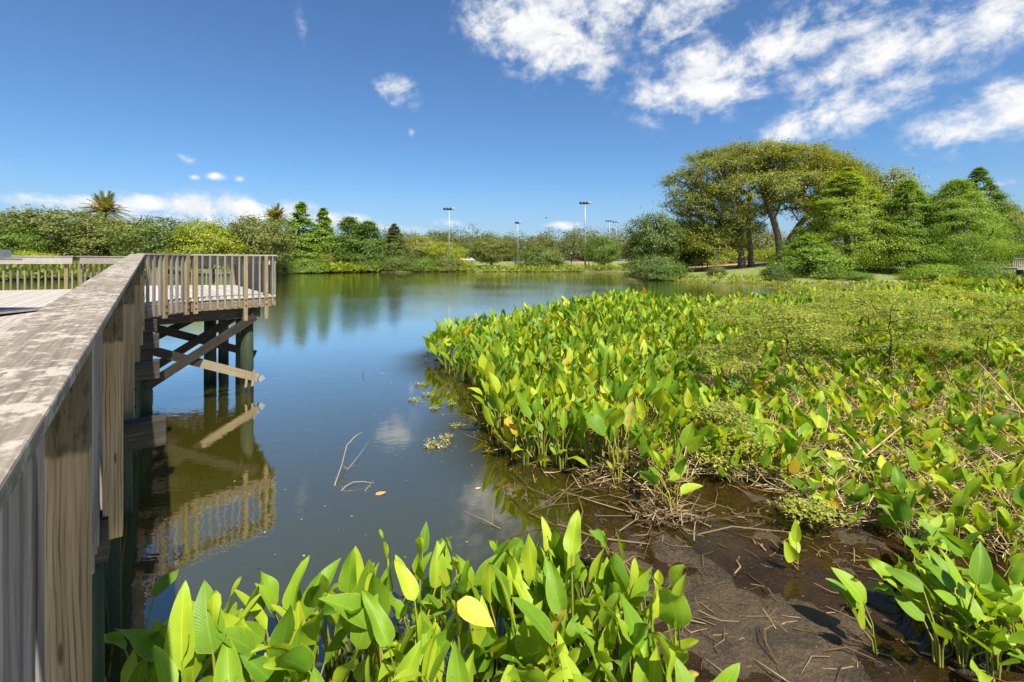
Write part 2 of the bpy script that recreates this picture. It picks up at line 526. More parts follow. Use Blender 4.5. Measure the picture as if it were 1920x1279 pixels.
def build_ground():
    X, Y = build_grid(XS, YS)
    Z = ground_z(X, Y)
    wob = (fbm(X * .12, Y * .12, 3) - .5) * 5.0
    d = -sdist(LAKE, X, Y) + wob * sstep(30, 60, Y) * .8
    mud = 1 - sstep(.3, 1.2, d)
    path = sstep(10.5, 11, d) * (1 - sstep(12.6, 13.1, d)) * sstep(-28, -22, X) * (1 - sstep(30, 36, X)) * sstep(140, 150, Y)
    n = fbm(X * .06, Y * .06, 9)
    clay = sstep(182, 190, Y + n * 14) * (1 - sstep(238, 250, Y + n * 10)) * sstep(20, 28, X) * (1 - sstep(76, 90, X))
    clay = np.maximum(clay, sstep(128, 134, Y + n * 8) * (1 - sstep(160, 170, Y)) * sstep(48, 52, X - (Y - 130) * .35) * (1 - sstep(62, 70, X - (Y - 130) * .35)))
    mb = MB()
    mb.add(np.stack([X, Y, Z], -1).reshape(-1, 3), grid_faces(len(XS), len(YS)))
    m, t = newmat('ground_mud_and_grass')
    pos = t.n('ShaderNodeNewGeometry').outputs['Position']
    n1 = t.noise(pos, .35, 5, .6); n2 = t.noise(pos, 3.0, 5, .65); n3 = t.noise(pos, 24, 5, .7); n4 = t.noise(pos, 90, 3, .7)
    grass = t.ramp(n2, [(.3, (.09, .12, .022)), (.55, (.17, .2, .045)), (.75, (.26, .25, .09))])
    grass = t.mix(t.step(n1, .5, .65, 0, .6), grass, (.29, .26, .12))
    mudc = t.ramp(n3, [(.25, (.045, .029, .015)), (.5, (.09, .06, .032)), (.75, (.155, .108, .062))])
    mudc = t.mix(t.step(n2, .35, .65, 0, .55), mudc, (.105, .071, .039))
    mudc = t.mix(t.step(n4, .62, .7, 0, .5), mudc, (.2, .15, .1))
    n5 = t.noise(pos, 1.4, 6, .68, .6)
    mudc = t.mix(t.step(n5, .47, .6, 0, .75), mudc, (.035, .027, .015))
    mudc = t.mix(t.step(t.noise(pos, 7, 6, .7, 1.0), .58, .66, 0, .6), mudc, (.04, .03, .014))
    sz = t.n('ShaderNodeSeparateXYZ'); t.put(sz.inputs[0], pos)
    wet = t.step(sz.outputs[2], .045, -.005)
    mudc = t.mix(t.m('MULTIPLY', wet, .45), mudc, t.mix(1.0, mudc, (.5, .48, .45), 'MULTIPLY'))
    claytex = t.ramp(n2, [(.3, (.33, .17, .09)), (.7, (.46, .26, .15))])
    col = t.mix(t.attr('mud'), grass, mudc)
    col = t.mix(t.attr('clay'), col, claytex)
    col = t.mix(t.attr('path'), col, (.5, .47, .42))
    bm = t.bump(t.m('ADD', t.m('ADD', n3, t.m('MULTIPLY', n4, .4)), t.m('MULTIPLY', n2, 1.2)), .9, .045)
    rough = t.m('SUBTRACT', .9, t.m('MULTIPLY', t.m('MULTIPLY', wet, t.attr('mud')), .66))
    principled(t, col, rough, bm, .4)
    o = mb.build('ground', m, smooth=True, attrs={'mud': mud, 'path': path, 'clay': clay})
    tag(o, kind='structure')


def build_water():
    ys = YS[(YS >= -64) & (YS < 160)]
    xs = XS[(XS > -205) & (XS < 170)]
    X, Y = build_grid(xs, ys)
    dep = -ground_z(X, Y)
    mb = MB()
    mb.add(np.stack([X, Y, np.zeros_like(X)], -1).reshape(-1, 3), grid_faces(len(xs), len(ys)))
    m, t = newmat('pond_water')
    pos = t.n('ShaderNodeNewGeometry').outputs['Position']
    a = t.noise(t.scale(pos, (1.0, 1.5, 1)), 2.4, 3, .55, .4)
    b = t.noise(t.scale(pos, (.9, 2.2, 1)), 8.5, 2, .5)
    c = t.noise(pos, .09, 2, .5)
    sy = t.n('ShaderNodeSeparateXYZ'); t.put(sy.inputs[0], pos)
    far = t.step(sy.outputs[1], 9, 45, .22, 1.0)
    h = t.m('ADD', a, t.m('MULTIPLY', b, .22))
    amp = t.m('MULTIPLY', t.m('MULTIPLY', t.step(c, .35, .65, .55, 1.1), t.step(t.attr('depth'), .03, .6, .06, 1.0)), far)
    bm = t.n('ShaderNodeBump'); bm.inputs['Distance'].default_value = .014
    t.put(bm.inputs['Height'], h); t.put(bm.inputs['Strength'], amp)
    fr = t.n('ShaderNodeFresnel'); fr.inputs[0].default_value = 1.85
    t.put(fr.inputs['Normal'], bm.outputs[0])
    murk = t.m('SUBTRACT', 1.0, t.m('POWER', 2.718, t.m('MULTIPLY', t.m('MAXIMUM', t.attr('depth'), 0.0), -7.0)))
    tr = t.n('ShaderNodeBsdfTransparent'); tr.inputs[0].default_value = (.82, .7, .52, 1)
    df = t.n('ShaderNodeBsdfDiffuse'); df.inputs[0].default_value = (.043, .040, .004, 1)
    mx = t.n('ShaderNodeMixShader')
    t.put(mx.inputs[0], murk); t.t.links.new(tr.outputs[0], mx.inputs[1]); t.t.links.new(df.outputs[0], mx.inputs[2])
    gl = t.n('ShaderNodeBsdfGlossy'); gl.inputs[1].default_value = .02; gl.inputs[0].default_value = (1.0, .95, .85, 1); t.put(gl.inputs['Normal'], bm.outputs[0])
    m2 = t.n('ShaderNodeMixShader')
    t.put(m2.inputs[0], t.m('MULTIPLY', fr.outputs[0], t.step(t.attr('depth'), -.01, .4, .3, 2.3), clamp=True))
    t.t.links.new(mx.outputs[0], m2.inputs[1]); t.t.links.new(gl.outputs[0], m2.inputs[2])
    o = t.n('ShaderNodeOutputMaterial'); t.t.links.new(m2.outputs[0], o.inputs[0])
    ob = mb.build('water', m, smooth=True, attrs={'depth': dep})
    tag(ob, kind='structure')


build_ground()
build_water()


def gz(x, y):
    return float(ground_z(np.array([x]), np.array([y]))[0])


# ---------------------------------------------------------------- boardwalk, platform and railings
UX = np.array([-.7456, 1.0, .0444])         # along the near railing, per metre of depth
U = unit(UX)
UH = unit(np.array([-.7456, 1.0, 0]))       # level
VH = np.array([UH[1], -UH[0], 0.0])         # outward, over the water


def near(Y, off=0.0, dz=0.0):
    """point under the outer cap edge of the near railing at depth Y, off metres outward, dz from cap top"""
    p = np.array([-.185 - .7456 * Y, Y, 3.104 + .0444 * Y])
    return p + VH * off + np.array([0, 0, dz])


def post_box(mb, p_top, along, out, w, length, z0=0.0):
    """post with uv length measured from its top"""
    c = np.asarray(p_top) - np.array([0, 0, length / 2])
    obox(mb, c, np.array([0, 0, -length / 2]), along * w / 2, out * w / 2, (z0, RNG.random() * 30))


rail = empty('boardwalk_railing', near(4.5, -.1, -1.05))
tag(rail, 'long near wooden railing with wide stained grey cap running beside the water', 'railing')
RW = np.array(rail.location)


def rel(p): return np.asarray(p) - RW


mb = MB()
n_c = 5
ycut = [-1.4, 2.05, 5.9, 9.8]
for a, b in zip(ycut[:-1], ycut[1:]):
    p0, p1 = near(a + .002, -.117, -.019), near(b - .002, -.117, -.019)
    if b == 9.8: p1 = p1 + 0.02 * U
    bar(mb, rel(p0), rel(p1), .234, .038)
mb.build('cap_rail', M['cap'], rail, bevel=.006)
mb = MB()
bar(mb, rel(near(-1.4, -.172, -.135)), rel(near(9.7, -.172, -.135)), .038, .18)
mb.build('rail_board', M['baluster'], rail)
post_Y = [-.2, 1.41, 2.92, 4.62, 6.5, 8.2, 9.55]
for y in post_Y:
    mb = MB()
    p = near(y + .036, -.052, -.040)
    post_box(mb, rel(p), UH, VH, .094, 1.47)
    po = mb.build('post', M['post'], rail, bevel=.004)
    for dz in (-1.16, -1.33):
        bb = MB()
        q = rel(near(y + .036, -.003, dz))
        tube(bb, [q, q + VH * .014], .016, 8)
        bb.build('bolt', M['bolt'], po)
y = -.9
while y < 9.6:
    if min(abs(y - p - .036) for p in post_Y) > .075:
        mb = MB()
        L = 1.43 + RNG.normal() * .02
        p = near(y, -.128, -.040)
        post_box(mb, rel(p), UH, VH, .04, L)
        mb.build('baluster', M['baluster'], rail, bevel=.002)
    y += .118

CAPZ = 3.555
DECKZ = CAPZ - 1.06
E = near(9.8)[:2]
C1 = np.array([-7.47, 11.15]); C2 = np.array([-6.2, 12.6])
P4 = np.array([-10.3, 18.05]); P5 = np.array([-13.1, 17.6]); P6 = np.array([-13.95, 15.35]); P7 = np.array([-19.0, 13.1])
P8 = np.array([-16.5, 8.5]); E2 = E - VH[:2] * 3.2


def poly_slab(mb, poly, z0, z1, dirv):
    P = np.array(poly); n = len(P)
    side = np.array([dirv[1], -dirv[0]])
    V, UV = [], []
    for z in (z0, z1):
        for p in P:
            V.append((p[0], p[1], z)); UV.append((np.dot(p, dirv) + 50, np.dot(p, side) + 50))
    me_f = [list(range(n))[::-1], [n + i for i in range(n)]] + [[i, (i + 1) % n, n + (i + 1) % n, n + i] for i in range(n)]
    return V, me_f, UV


def ngon_obj(name, V, faces, UV, mat, parent):
    me = bpy.data.meshes.new(name)
    me.from_pydata([tuple(v) for v in V], [], faces)
    uvl = me.uv_layers.new(name='UVMap')
    for lp in me.loops: uvl.data[lp.index].uv = UV[lp.vertex_index]
    me.materials.append(mat)
    o = bpy.data.objects.new(name, me); COL.objects.link(o); o.parent = parent
    return o


# the platform: deck, rim boards, piles and braces
plat = empty('viewing_platform', (-10.5, 13.5, 0))
tag(plat, 'raised wooden viewing platform on green piles with cross braces over the pond', 'platform')
PO = np.array([-10.5, 13.5, 0.0])
outline = [E + VH[:2] * -.1, C1, C2, P4, P5, P6, P7, P8, E2]
V, fc, UV = poly_slab(None, [p - PO[:2] for p in outline], DECKZ - .04, DECKZ, UH[:2])
ngon_obj('deck', V, fc, UV, M['deck'], plat)
segs = [(E, C1), (C1, C2), (C2, P4), (P4, P5), (P5, P6), (P6, P7)]


def segframe(a, b):
    d = unit(np.array([b[0] - a[0], b[1] - a[1], 0.0]))
    return d, np.array([d[1], -d[0], 0.0])     # along, outward (platform lies to the left of travel)


for a, b in segs:
    d, o = segframe(a, b)
    mb = MB()
    a3, b3 = np.array([*a, DECKZ - .165]), np.array([*b, DECKZ - .165])
    bar(mb, a3 - o * .05 - PO + d * .02, b3 - o * .05 - PO - d * .02, .045, .24)
    mb.build('rim_board', M['rim'], plat)
# joists under the platform
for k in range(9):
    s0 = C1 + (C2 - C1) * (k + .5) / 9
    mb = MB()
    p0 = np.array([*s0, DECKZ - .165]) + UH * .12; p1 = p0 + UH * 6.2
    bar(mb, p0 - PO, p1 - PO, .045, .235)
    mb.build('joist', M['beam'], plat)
pA = np.array([-6.80, 12.3]); pB = pA + UH[:2] * 1.55 + np.array([.1, .0]); pC = pA + UH[:2] * 2.1 + np.array([-.55, -.3])
pL = np.array([-8.25, 10.75]); pL2 = pL + UH[:2] * 1.9
pD = pA + UH[:2] * 5.2; pE2 = pL + UH[:2] * 5.4
for p in (pA, pB, pC, pL, pL2, pD, pE2):
    mb = MB()
    tube(mb, [(*p - PO[:2], -1.2), (*(p + RNG.normal(size=2) * .01) - PO[:2], .8), (*p - PO[:2], DECKZ - .5)], [.165, .155, .15], 14)
    mb.build('pile', M['pile'], plat, smooth=True)
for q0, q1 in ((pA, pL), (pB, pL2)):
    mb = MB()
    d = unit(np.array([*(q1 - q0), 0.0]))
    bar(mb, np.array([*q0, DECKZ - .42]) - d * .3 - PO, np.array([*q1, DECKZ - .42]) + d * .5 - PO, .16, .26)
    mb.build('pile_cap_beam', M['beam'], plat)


def lerp(a, b, t): return a + (b - a) * t


dn = unit(np.array([*(pA - pL), 0])); on = np.array([dn[1], -dn[0], 0])
fr = on * .19
A = np.array([*pA, 0.0]); Lp = np.array([*pL, 0.0])
lo0, lo1 = Lp + fr + (0, 0, 1.45), A + fr + dn * .2 + (0, 0, .4)
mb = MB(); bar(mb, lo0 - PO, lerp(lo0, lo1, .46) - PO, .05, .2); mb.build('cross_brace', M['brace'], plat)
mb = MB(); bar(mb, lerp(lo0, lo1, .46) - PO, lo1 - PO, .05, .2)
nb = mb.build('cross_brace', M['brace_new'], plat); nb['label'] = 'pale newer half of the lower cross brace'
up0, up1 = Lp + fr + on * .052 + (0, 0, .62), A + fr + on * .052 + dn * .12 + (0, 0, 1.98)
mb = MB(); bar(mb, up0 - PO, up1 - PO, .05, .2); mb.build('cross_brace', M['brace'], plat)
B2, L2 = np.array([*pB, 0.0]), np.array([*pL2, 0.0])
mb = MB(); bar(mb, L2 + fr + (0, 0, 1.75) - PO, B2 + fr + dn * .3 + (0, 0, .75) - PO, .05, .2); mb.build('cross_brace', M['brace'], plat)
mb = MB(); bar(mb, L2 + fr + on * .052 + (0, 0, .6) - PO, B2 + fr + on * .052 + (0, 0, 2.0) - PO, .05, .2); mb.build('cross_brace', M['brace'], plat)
# a third pair running back under the deck, seen through the first
mb = MB(); bar(mb, L2 + UH * .9 + (0, 0, 1.2) - PO, A + UH * 3.4 + (0, 0, 2.15) - PO, .05, .2); mb.build('cross_brace', M['brace'], plat)
mb = MB()
bar(mb, A + fr * .6 + dn * .26 + (0, 0, .42) - PO, A + fr * .6 + dn * .33 + (0, 0, .30) - PO, .09, .16)
mb.build('metal_strap', M['metal'], plat)
mb = MB()
for s in (-.1, .05):
    bar(mb, A + fr * 1.25 + dn * s + (0, 0, .22) - PO, A + fr * 1.25 + dn * (s + .04) + (0, 0, .62) - PO, .03, .05)
mb.build('splint', M['brace_new'], plat)

RAILS = [('first short angled railing where the long near rail meets the platform', 0, 'post_far'),
         ('front platform railing facing the camera above the cross braces', 1, 'post_far'),
         ('far right side railing of the platform running back from its outer corner', 2, 'post_far'),
         ('back railing across the far end of the platform', 3, 'post_far'),
         ('short back corner railing half hidden behind the near rail cap', 4, 'post_far'),
         ('left rear platform railing with broad pale top board before dark water', 5, 'post_far')]
for lab, k, pm in RAILS:
    a, b = segs[k]
    d, o = segframe(a, b)
    Ls = float(np.hypot(*(b - a)))
    base = np.array([*(a + b) / 2, DECKZ])
    t = tag(empty('platform_railing', base), lab, 'railing', 'railings round the viewing platform')
    A3, B3 = np.array([*a, CAPZ]) - base, np.array([*b, CAPZ]) - base
    mb = MB()
    ex = .0 if k in (0, 3, 4) else .03
    bar(mb, A3 - o * .085 - (0, 0, .019) + d * .003, B3 - o * .085 - (0, 0, .019) + d * ex, .2, .038)
    mb.build('cap_rail', M['cap_far'], t, bevel=.004)
    mb = MB()
    bar(mb, A3 - o * .15 - (0, 0, .15) + d * .03, B3 - o * .15 - (0, 0, .15) - d * .03, .038, .21)
    mb.build('rail_board', M['board'], t)
    if k == 0: ps = [.42, .93]
    elif k == 1: ps = [.055, .62, .875]
    else:
        npst = max(2, int(round(Ls / 1.7)) + 1); ps = list(np.linspace(.04, .96, npst))
    for i, f in enumerate(ps):
        mb = MB()
        ln = 1.62 if (k == 1 and i > 0) else 1.36
        post_box(mb, lerp(A3, B3, f) - o * .03 - (0, 0, .04), d, o, .092, ln, .4)
        po = mb.build('post', M[pm], t, bevel=.004)
        for dz in (1.14, 1.28):
            bb = MB()
            q = lerp(A3, B3, f) + o * .015 - (0, 0, dz)
            tube(bb, [q, q + o * .015], .02, 8)
            bb.build('bolt', M['bolt'], po)
    nb_ = int(Ls / .16)
    for i in range(nb_):
        f = (i + .5) / nb_
        if min(abs(f - p) for p in ps) * Ls < .075: continue
        mb = MB()
        q = lerp(A3, B3, f) - o * .012 - (0, 0, .04)
        ln = 1.28 + RNG.normal() * .008
        if k == 5: ln = 1.06
        post_box(mb, q, d, o, .042 + RNG.normal() * .002, ln, 2 + RNG.random() * 10)
        mb.build('baluster', M['baluster'], t)

# ramped boardwalk beneath the near railing
bw = empty('boardwalk', near(4.5, -1.6, -1.06))
tag(bw, 'pale wooden boardwalk ramp on dark beams rising beside the long near railing', 'boardwalk')
BO = np.array(bw.location)


def brel(p): return np.asarray(p) - BO


mb = MB()
for i in range(22):
    off = -.29 - .1465 * i
    y1 = 9.72
    bar(mb, brel(near(-1.5, off, -1.08)), brel(near(y1, off, -1.08)), .14, .038)
mb.build('deck', M['board'], bw)
mb = MB(); bar(mb, brel(near(-1.5, -.173, -1.225)), brel(near(9.7, -.173, -1.225)), .045, .24); mb.build('rim_board', M['beam'], bw)
for i in range(5):
    off = -.7 - .6 * i
    mb = MB(); bar(mb, brel(near(-1.5, off, -1.225)), brel(near(9.7, off, -1.225)), .045, .24); mb.build('joist', M['beam'], bw)
for y, ext in ((2.95, -.07), (4.4, .24), (6.55, .21), (8.4, .22), (9.9, .2)):
    mb = MB()
    q0, q1 = near(y, ext, -1.49), near(y, -3.3, -1.49)
    q1[2] = q0[2]
    bar(mb, brel(q0), brel(q1), .17, .25)
    mb.build('pile_cap_beam', M['beam'], bw, bevel=.006)
    for off in (-.22, -2.9):
        mb = MB()
        q = near(y, off, -1.62)
        tube(mb, [brel((q[0], q[1], -1.2)), brel((q[0], q[1], 1.0)), brel(q)], [.14, .13, .125], 14)
        mb.build('pile', M['pile'], bw, smooth=True)

# post stand with a tilted metal panel on the deck, at the left edge of the frame
st = at(-14, 590, 8.5)
st[2] = near(7.2)[2] - 1.06
sgn = tag(empty('panel_stand', (st[0], st[1], DECKZ)), 'grey metal topped stand on a brown post standing on the deck', 'stand')
mb = MB(); box(mb, -.06, .06, -.06, .06, .02, .93); mb.build('post', plain('brown_stand_post', (.13, .075, .05), .5), sgn)
mb = MB()
bar(mb, (-.32, 0, .95), (.30, -.02, .93), .5, .03); bar(mb, (-.3, .02, 1.03), (.16, .02, 1.03), .3, .14)
mb.build('metal_top', M['metal'], sgn, bevel=.01)
mb = MB(); box(mb, -.6, .52, -.9, .6, .004, .02); mb.build('dark_sheet', plain('dark_deck_sheet', (.03, .033, .05), .5), sgn)  # flat dark sheet lying on the deck round the post
mb = MB(); box(mb, .525, .57, -.92, .62, .004, .03); mb.build('pale_strip', M['board'], sgn)

# ---------------------------------------------------------------- trees
LEAF = np.array([[-.5, 0, 0], [0, -.3, .06], [.5, 0, 0], [0, .3, .06]])


def leafcards(mb, P, size, nrm, rng, asp=1.0, jit=.6):
    """P (N,3) centres; one bent rhombus each, facing roughly nrm (N,3)"""
    N = len(P)
    nrm = unit(nrm + rng.normal(size=(N, 3)) * jit)
    r = unit(np.cross(nrm, unit(rng.normal(size=(N, 3)))))
    s = np.cross(nrm, r)
    sz = (size * (.6 + .8 * rng.random(N)))[:, None, None] if np.isscalar(size) else size[:, None, None]
    V = P[:, None, :] + sz * (LEAF[None, :, 0:1] * r[:, None, :] + asp * LEAF[None, :, 1:2] * s[:, None, :] + LEAF[None, :, 2:3] * nrm[:, None, :])
    mb.add(V.reshape(-1, 3), np.arange(N * 4).reshape(N, 4))


def skeleton(base, trunk_pts, attr, rng, r_end=.02, r_exp=.46, mids=2, wob=.06, sag=.0, pen=.25):
    """branches from the trunk to every attractor; returns list of (p0, p1, r0, r1)"""
    nodes = [np.asarray(p, float) for p in trunk_pts]
    par = [-1] + list(range(len(nodes) - 1))
    plen = [0.0]
    for i in range(1, len(nodes)): plen.append(plen[-1] + np.linalg.norm(nodes[i] - nodes[i - 1]) * .3)
    lo = max(1, len(nodes) // 2)
    top = nodes[-1]
    order = np.argsort(np.linalg.norm(attr - top, axis=1))
    ends = []
    for k in order:
        a = attr[k]
        NP = np.array(nodes[lo:]); PL = np.array(plen[lo:])
        dist = np.linalg.norm(NP - a, axis=1)
        up = np.maximum(0, NP[:, 2] - a[2]) * .5
        j = int(np.argmin(dist + pen * PL + up)) + lo
        p0 = nodes[j]; prev = j
        dd = np.linalg.norm(a - p0)
        for i in range(1, mids + 2):
            f = i / (mids + 1)
            q = p0 + (a - p0) * f
            if i <= mids:
                q = q + rng.normal(size=3) * wob * dd + np.array([0, 0, sag * dd * math.sin(f * math.pi)])
            nodes.append(q); par.append(prev); plen.append(plen[prev] + np.linalg.norm(q - nodes[prev]))
            prev = len(nodes) - 1
        ends.append(prev)
    cnt = np.zeros(len(nodes))
    for e in ends: cnt[e] += 1
    for i in range(len(nodes) - 1, 0, -1):
        if par[i] >= 0: cnt[par[i]] += cnt[i]
    cnt = np.maximum(cnt, 1)
    r = r_end * cnt ** r_exp
    return [(nodes[par[i]], nodes[i], r[par[i]] if par[par[i]] >= 0 or True else r[i], r[i]) for i in range(1, len(nodes)) if par[i] >= 0]


def add_branches(mb, seg, rmax, n=5):
    for p0, p1, r0, r1 in seg:
        r0 = min(r0, r1 * 1.5, rmax)
        tube(mb, [p0, p1], [r0, min(r1, rmax)], n if r1 > .05 else 3, cap=False)


def crown_points(kind, n, W, H0, H1, rng):
    """attractor points of a crown of half width W between heights H0 and H1"""
    out = []
    lumps = rng.normal(size=(7, 3))
    while len(out) < n:
        if kind == 'round':
            p = unit(rng.normal(size=3)); r = (.35 + .65 * rng.random() ** .5)
            k = 1 + .16 * np.max(lumps @ p) / 2 - .12
            q = np.array([p[0] * W * r * k, p[1] * W * r * k, (H0 + H1) / 2 + p[2] * (H1 - H0) / 2 * r * k])
        elif kind == 'dome':
            p = unit(rng.normal(size=3)); p[2] = abs(p[2]) ** .8; r = (.45 + .55 * rng.random() ** .45)
            k = 1 + .14 * np.max(lumps @ p) / 2 - .1
            q = np.array([p[0] * W * r * k, p[1] * W * r * k, H0 + p[2] * (H1 - H0) * r * k])
        elif kind == 'cone':
            tt = rng.random() ** 1.0
            a = rng.random() * 2 * math.pi
            prof = (1 - tt) ** .72 * (.75 + .25 * min(1, tt * 7))
            rr = W * prof * (.5 + .5 * rng.random() ** .6) * (.88 + .12 * math.sin(3 * a + lumps[0][0] * 3 + tt * 9))
            q = np.array([math.cos(a) * rr, math.sin(a) * rr, H0 + (H1 - H0) * tt])
        else:   # column with blunt top
            tt = rng.random()
            a = rng.random() * 2 * math.pi
            prof = (1 - tt ** 1.7) ** .7 * (.7 + .3 * min(1, tt * 4)) * (.92 + .08 * math.sin(tt * 9 + a))
            rr = W * prof * (.5 + .5 * rng.random() ** .6)
            q = np.array([math.cos(a) * rr, math.sin(a) * rr, H0 + (H1 - H0) * tt])
        out.append(q)
    return np.array(out)


def tree_meshes(kind, W, H0, H1, n, per, leaf, seed, bark, mat, clump=None, flat=.55, asp=1.0, r_end=.03, trunk_r=.5, trunk_to=.7, extra=None):
    """one tree around its own origin: (crown mesh, trunk mesh)"""
    rng = np.random.default_rng(seed)
    A = crown_points(kind, n, W, H0, H1, rng)
    if extra is not None: A = np.concatenate([A, extra])
    tt = np.linspace(0, 1, 6)
    trunk = np.stack([np.sin(tt * 3 + seed) * .02 * H1, np.cos(tt * 2 + seed) * .02 * H1, tt * (H0 + (H1 - H0) * trunk_to)], 1)
    trunk -= trunk[0]
    seg = skeleton((0, 0, 0), trunk, A, rng, r_end)
    mt = MB(); add_branches(mt, seg, trunk_r, 7)
    tube(mt, [(0, 0, -.6), (0, 0, .3), trunk[1]], [trunk_r * 1.35, trunk_r * 1.1, trunk_r * .9], 9)
    ml = MB()
    clump = clump or W * .2
    c = np.repeat(A, per, 0)
    g = rng.normal(size=(len(c), 3)) * np.array([1, 1, flat]) * clump * (.55 + .55 * rng.random(len(c)))[:, None]
    if kind in ('cone', 'column'):
        hh = np.clip((c[:, 2:3] - H0) / (H1 - H0), 0, 1)
        g = g * (1.1 - (.8 if kind == 'cone' else .4) * hh)
    P = c + g
    P = P[P[:, 2] > .05]
    ctr = np.array([0, 0, (H0 + H1) * .45])
    ax_d = unit((P - ctr) * np.array([1, 1, .6]))
    nr = ax_d * 1.1 + np.array([0, 0, .45])
    leafcards(ml, P, leaf, nr, rng, asp)
    return ml.mesh('crown', mat), mt.mesh('trunk', bark, True)


BARK = wood('grey_bark', (.05, .042, .034), (.1, .085, .068), (.17, .15, .125), .25, bump=.8)
BARK_PALE = wood('pale_bark', (.12, .1, .08), (.22, .19, .155), (.32, .28, .24), .25, bump=.8)
FOL = {
    'olive': foliage('olive_oak_leaves', (.12, .15, .03), (.205, .235, .05), (.3, .315, .085), trans=.45),
    'dark': foliage('dark_green_leaves', (.07, .115, .022), (.13, .18, .036), (.2, .245, .055), trans=.42),
    'mid': foliage('mid_green_leaves', (.085, .165, .024), (.155, .25, .036), (.24, .33, .055), trans=.45),
    'bright': foliage('bright_green_leaves', (.18, .24, .016), (.29, .35, .025), (.4, .42, .04), trans=.48),
    'cypress': foliage('cypress_leaves', (.13, .235, .022), (.225, .35, .032), (.33, .43, .045), trans=.5),
    'lime': foliage('lime_cypress_leaves', (.19, .29, .024), (.31, .41, .036), (.42, .48, .05), trans=.5),
    'oak': foliage('big_oak_leaves', (.125, .165, .02), (.205, .255, .034), (.31, .33, .048), rare=(.38, .31, .05), rare_at=.9, trans=.45),
    'far': foliage('far_wood_leaves', (.11, .13, .035), (.18, .195, .055), (.26, .26, .08)),
    'brown': foliage('brown_green_leaves', (.17, .14, .035), (.25, .19, .06), (.32, .26, .07), trans=.42),
    'yellow': foliage('yellow_green_leaves', (.2, .24, .04), (.29, .32, .06), (.38, .37, .1), trans=.45),
}
PROTO = {}


def proto(key, *a, **k):
    PROTO[key] = tree_meshes(*a, **k)


# prototypes, in metres
proto('round_a', 'round', 7.0, 2.0, 14, 150, 95, .42, 1, BARK, None, clump=1.05)
proto('round_b', 'round', 7.2, 1.4, 14, 150, 95, .42, 2, BARK, None, clump=1.1)
proto('round_c', 'dome', 7.6, 1.6, 14, 150, 95, .42, 3, BARK, None, clump=1.1)
proto('cone_a', 'cone', 4.4, .8, 17, 170, 95, .36, 4, BARK, None, clump=.75, flat=.55, trunk_r=.28, trunk_to=.93)
proto('cone_b', 'cone', 5.0, .6, 17, 170, 95, .36, 5, BARK, None, clump=.8, flat=.55, trunk_r=.28, trunk_to=.93)
proto('col_a', 'column', 4.2, .8, 15, 170, 95, .36, 6, BARK, None, clump=.85, flat=.55, trunk_r=.28, trunk_to=.9)
proto('cypress_a', 'cone', 8.0, 1.2, 18, 270, 215, .2, 14, BARK, None, clump=.86, flat=.46, trunk_r=.35, trunk_to=.93)
proto('cypress_b', 'cone', 7.0, .4, 17, 260, 215, .2, 15, BARK, None, clump=.86, flat=.46, trunk_r=.35, trunk_to=.93)
proto('cypress_c', 'column', 7.6, .3, 17, 290, 215, .2, 16, BARK, None, clump=.9, flat=.46, trunk_r=.35, trunk_to=.9)
proto('sapling', 'cone', 6.0, .2, 8, 130, 150, .24, 17, BARK, None, clump=.75, flat=.46, trunk_r=.2, trunk_to=.9)
proto('bush_a', 'dome', 7.5, .3, 9, 110, 110, .46, 7, BARK, None, clump=1.3, trunk_r=.3)
proto('bush_b', 'dome', 8.5, .2, 7, 110, 110, .46, 8, BARK, None, clump=1.4, trunk_r=.3)


def make_tree(key, px, top, hw, Y, mat, label, cat='tree', name='tree', group=None, rz=None, base_z=None, z_extra=0.0):
    """place a prototype so that it stands on the ground at depth Y and reaches pixel row `top`"""
    X = gx(px, Y)
    z0 = gz(X, Y) if base_z is None else base_z
    z0 = max(z0, -.1)
    H = EYE + (YH - top) / F * Y - z0
    cm, tm = PROTO[key]
    zmax = max(v.co.z for v in cm.vertices) if 'zmax' not in cm else cm['zmax']
    cm['zmax'] = zmax
    if 'wid' not in cm: cm['wid'] = float(np.percentile([abs(v.co.x) for v in cm.vertices], 98))
    sz = H / zmax
    sx = hw / F * Y / cm['wid']
    o = empty(name, (X, Y, z0), random.random() * 6.28 if rz is None else rz, (sx, sx, sz))
    tag(o, label, cat, group)
    for nm, me, mt in (('crown', cm, mat), ('trunk', tm, None)):
        c = bpy.data.objects.new(nm, me); COL.objects.link(c); c.parent = o
        if mt is not None:
            if not me.materials: me.materials.append(mt)
            c.material_slots[0].link = 'OBJECT'; c.material_slots[0].material = mt
    return o


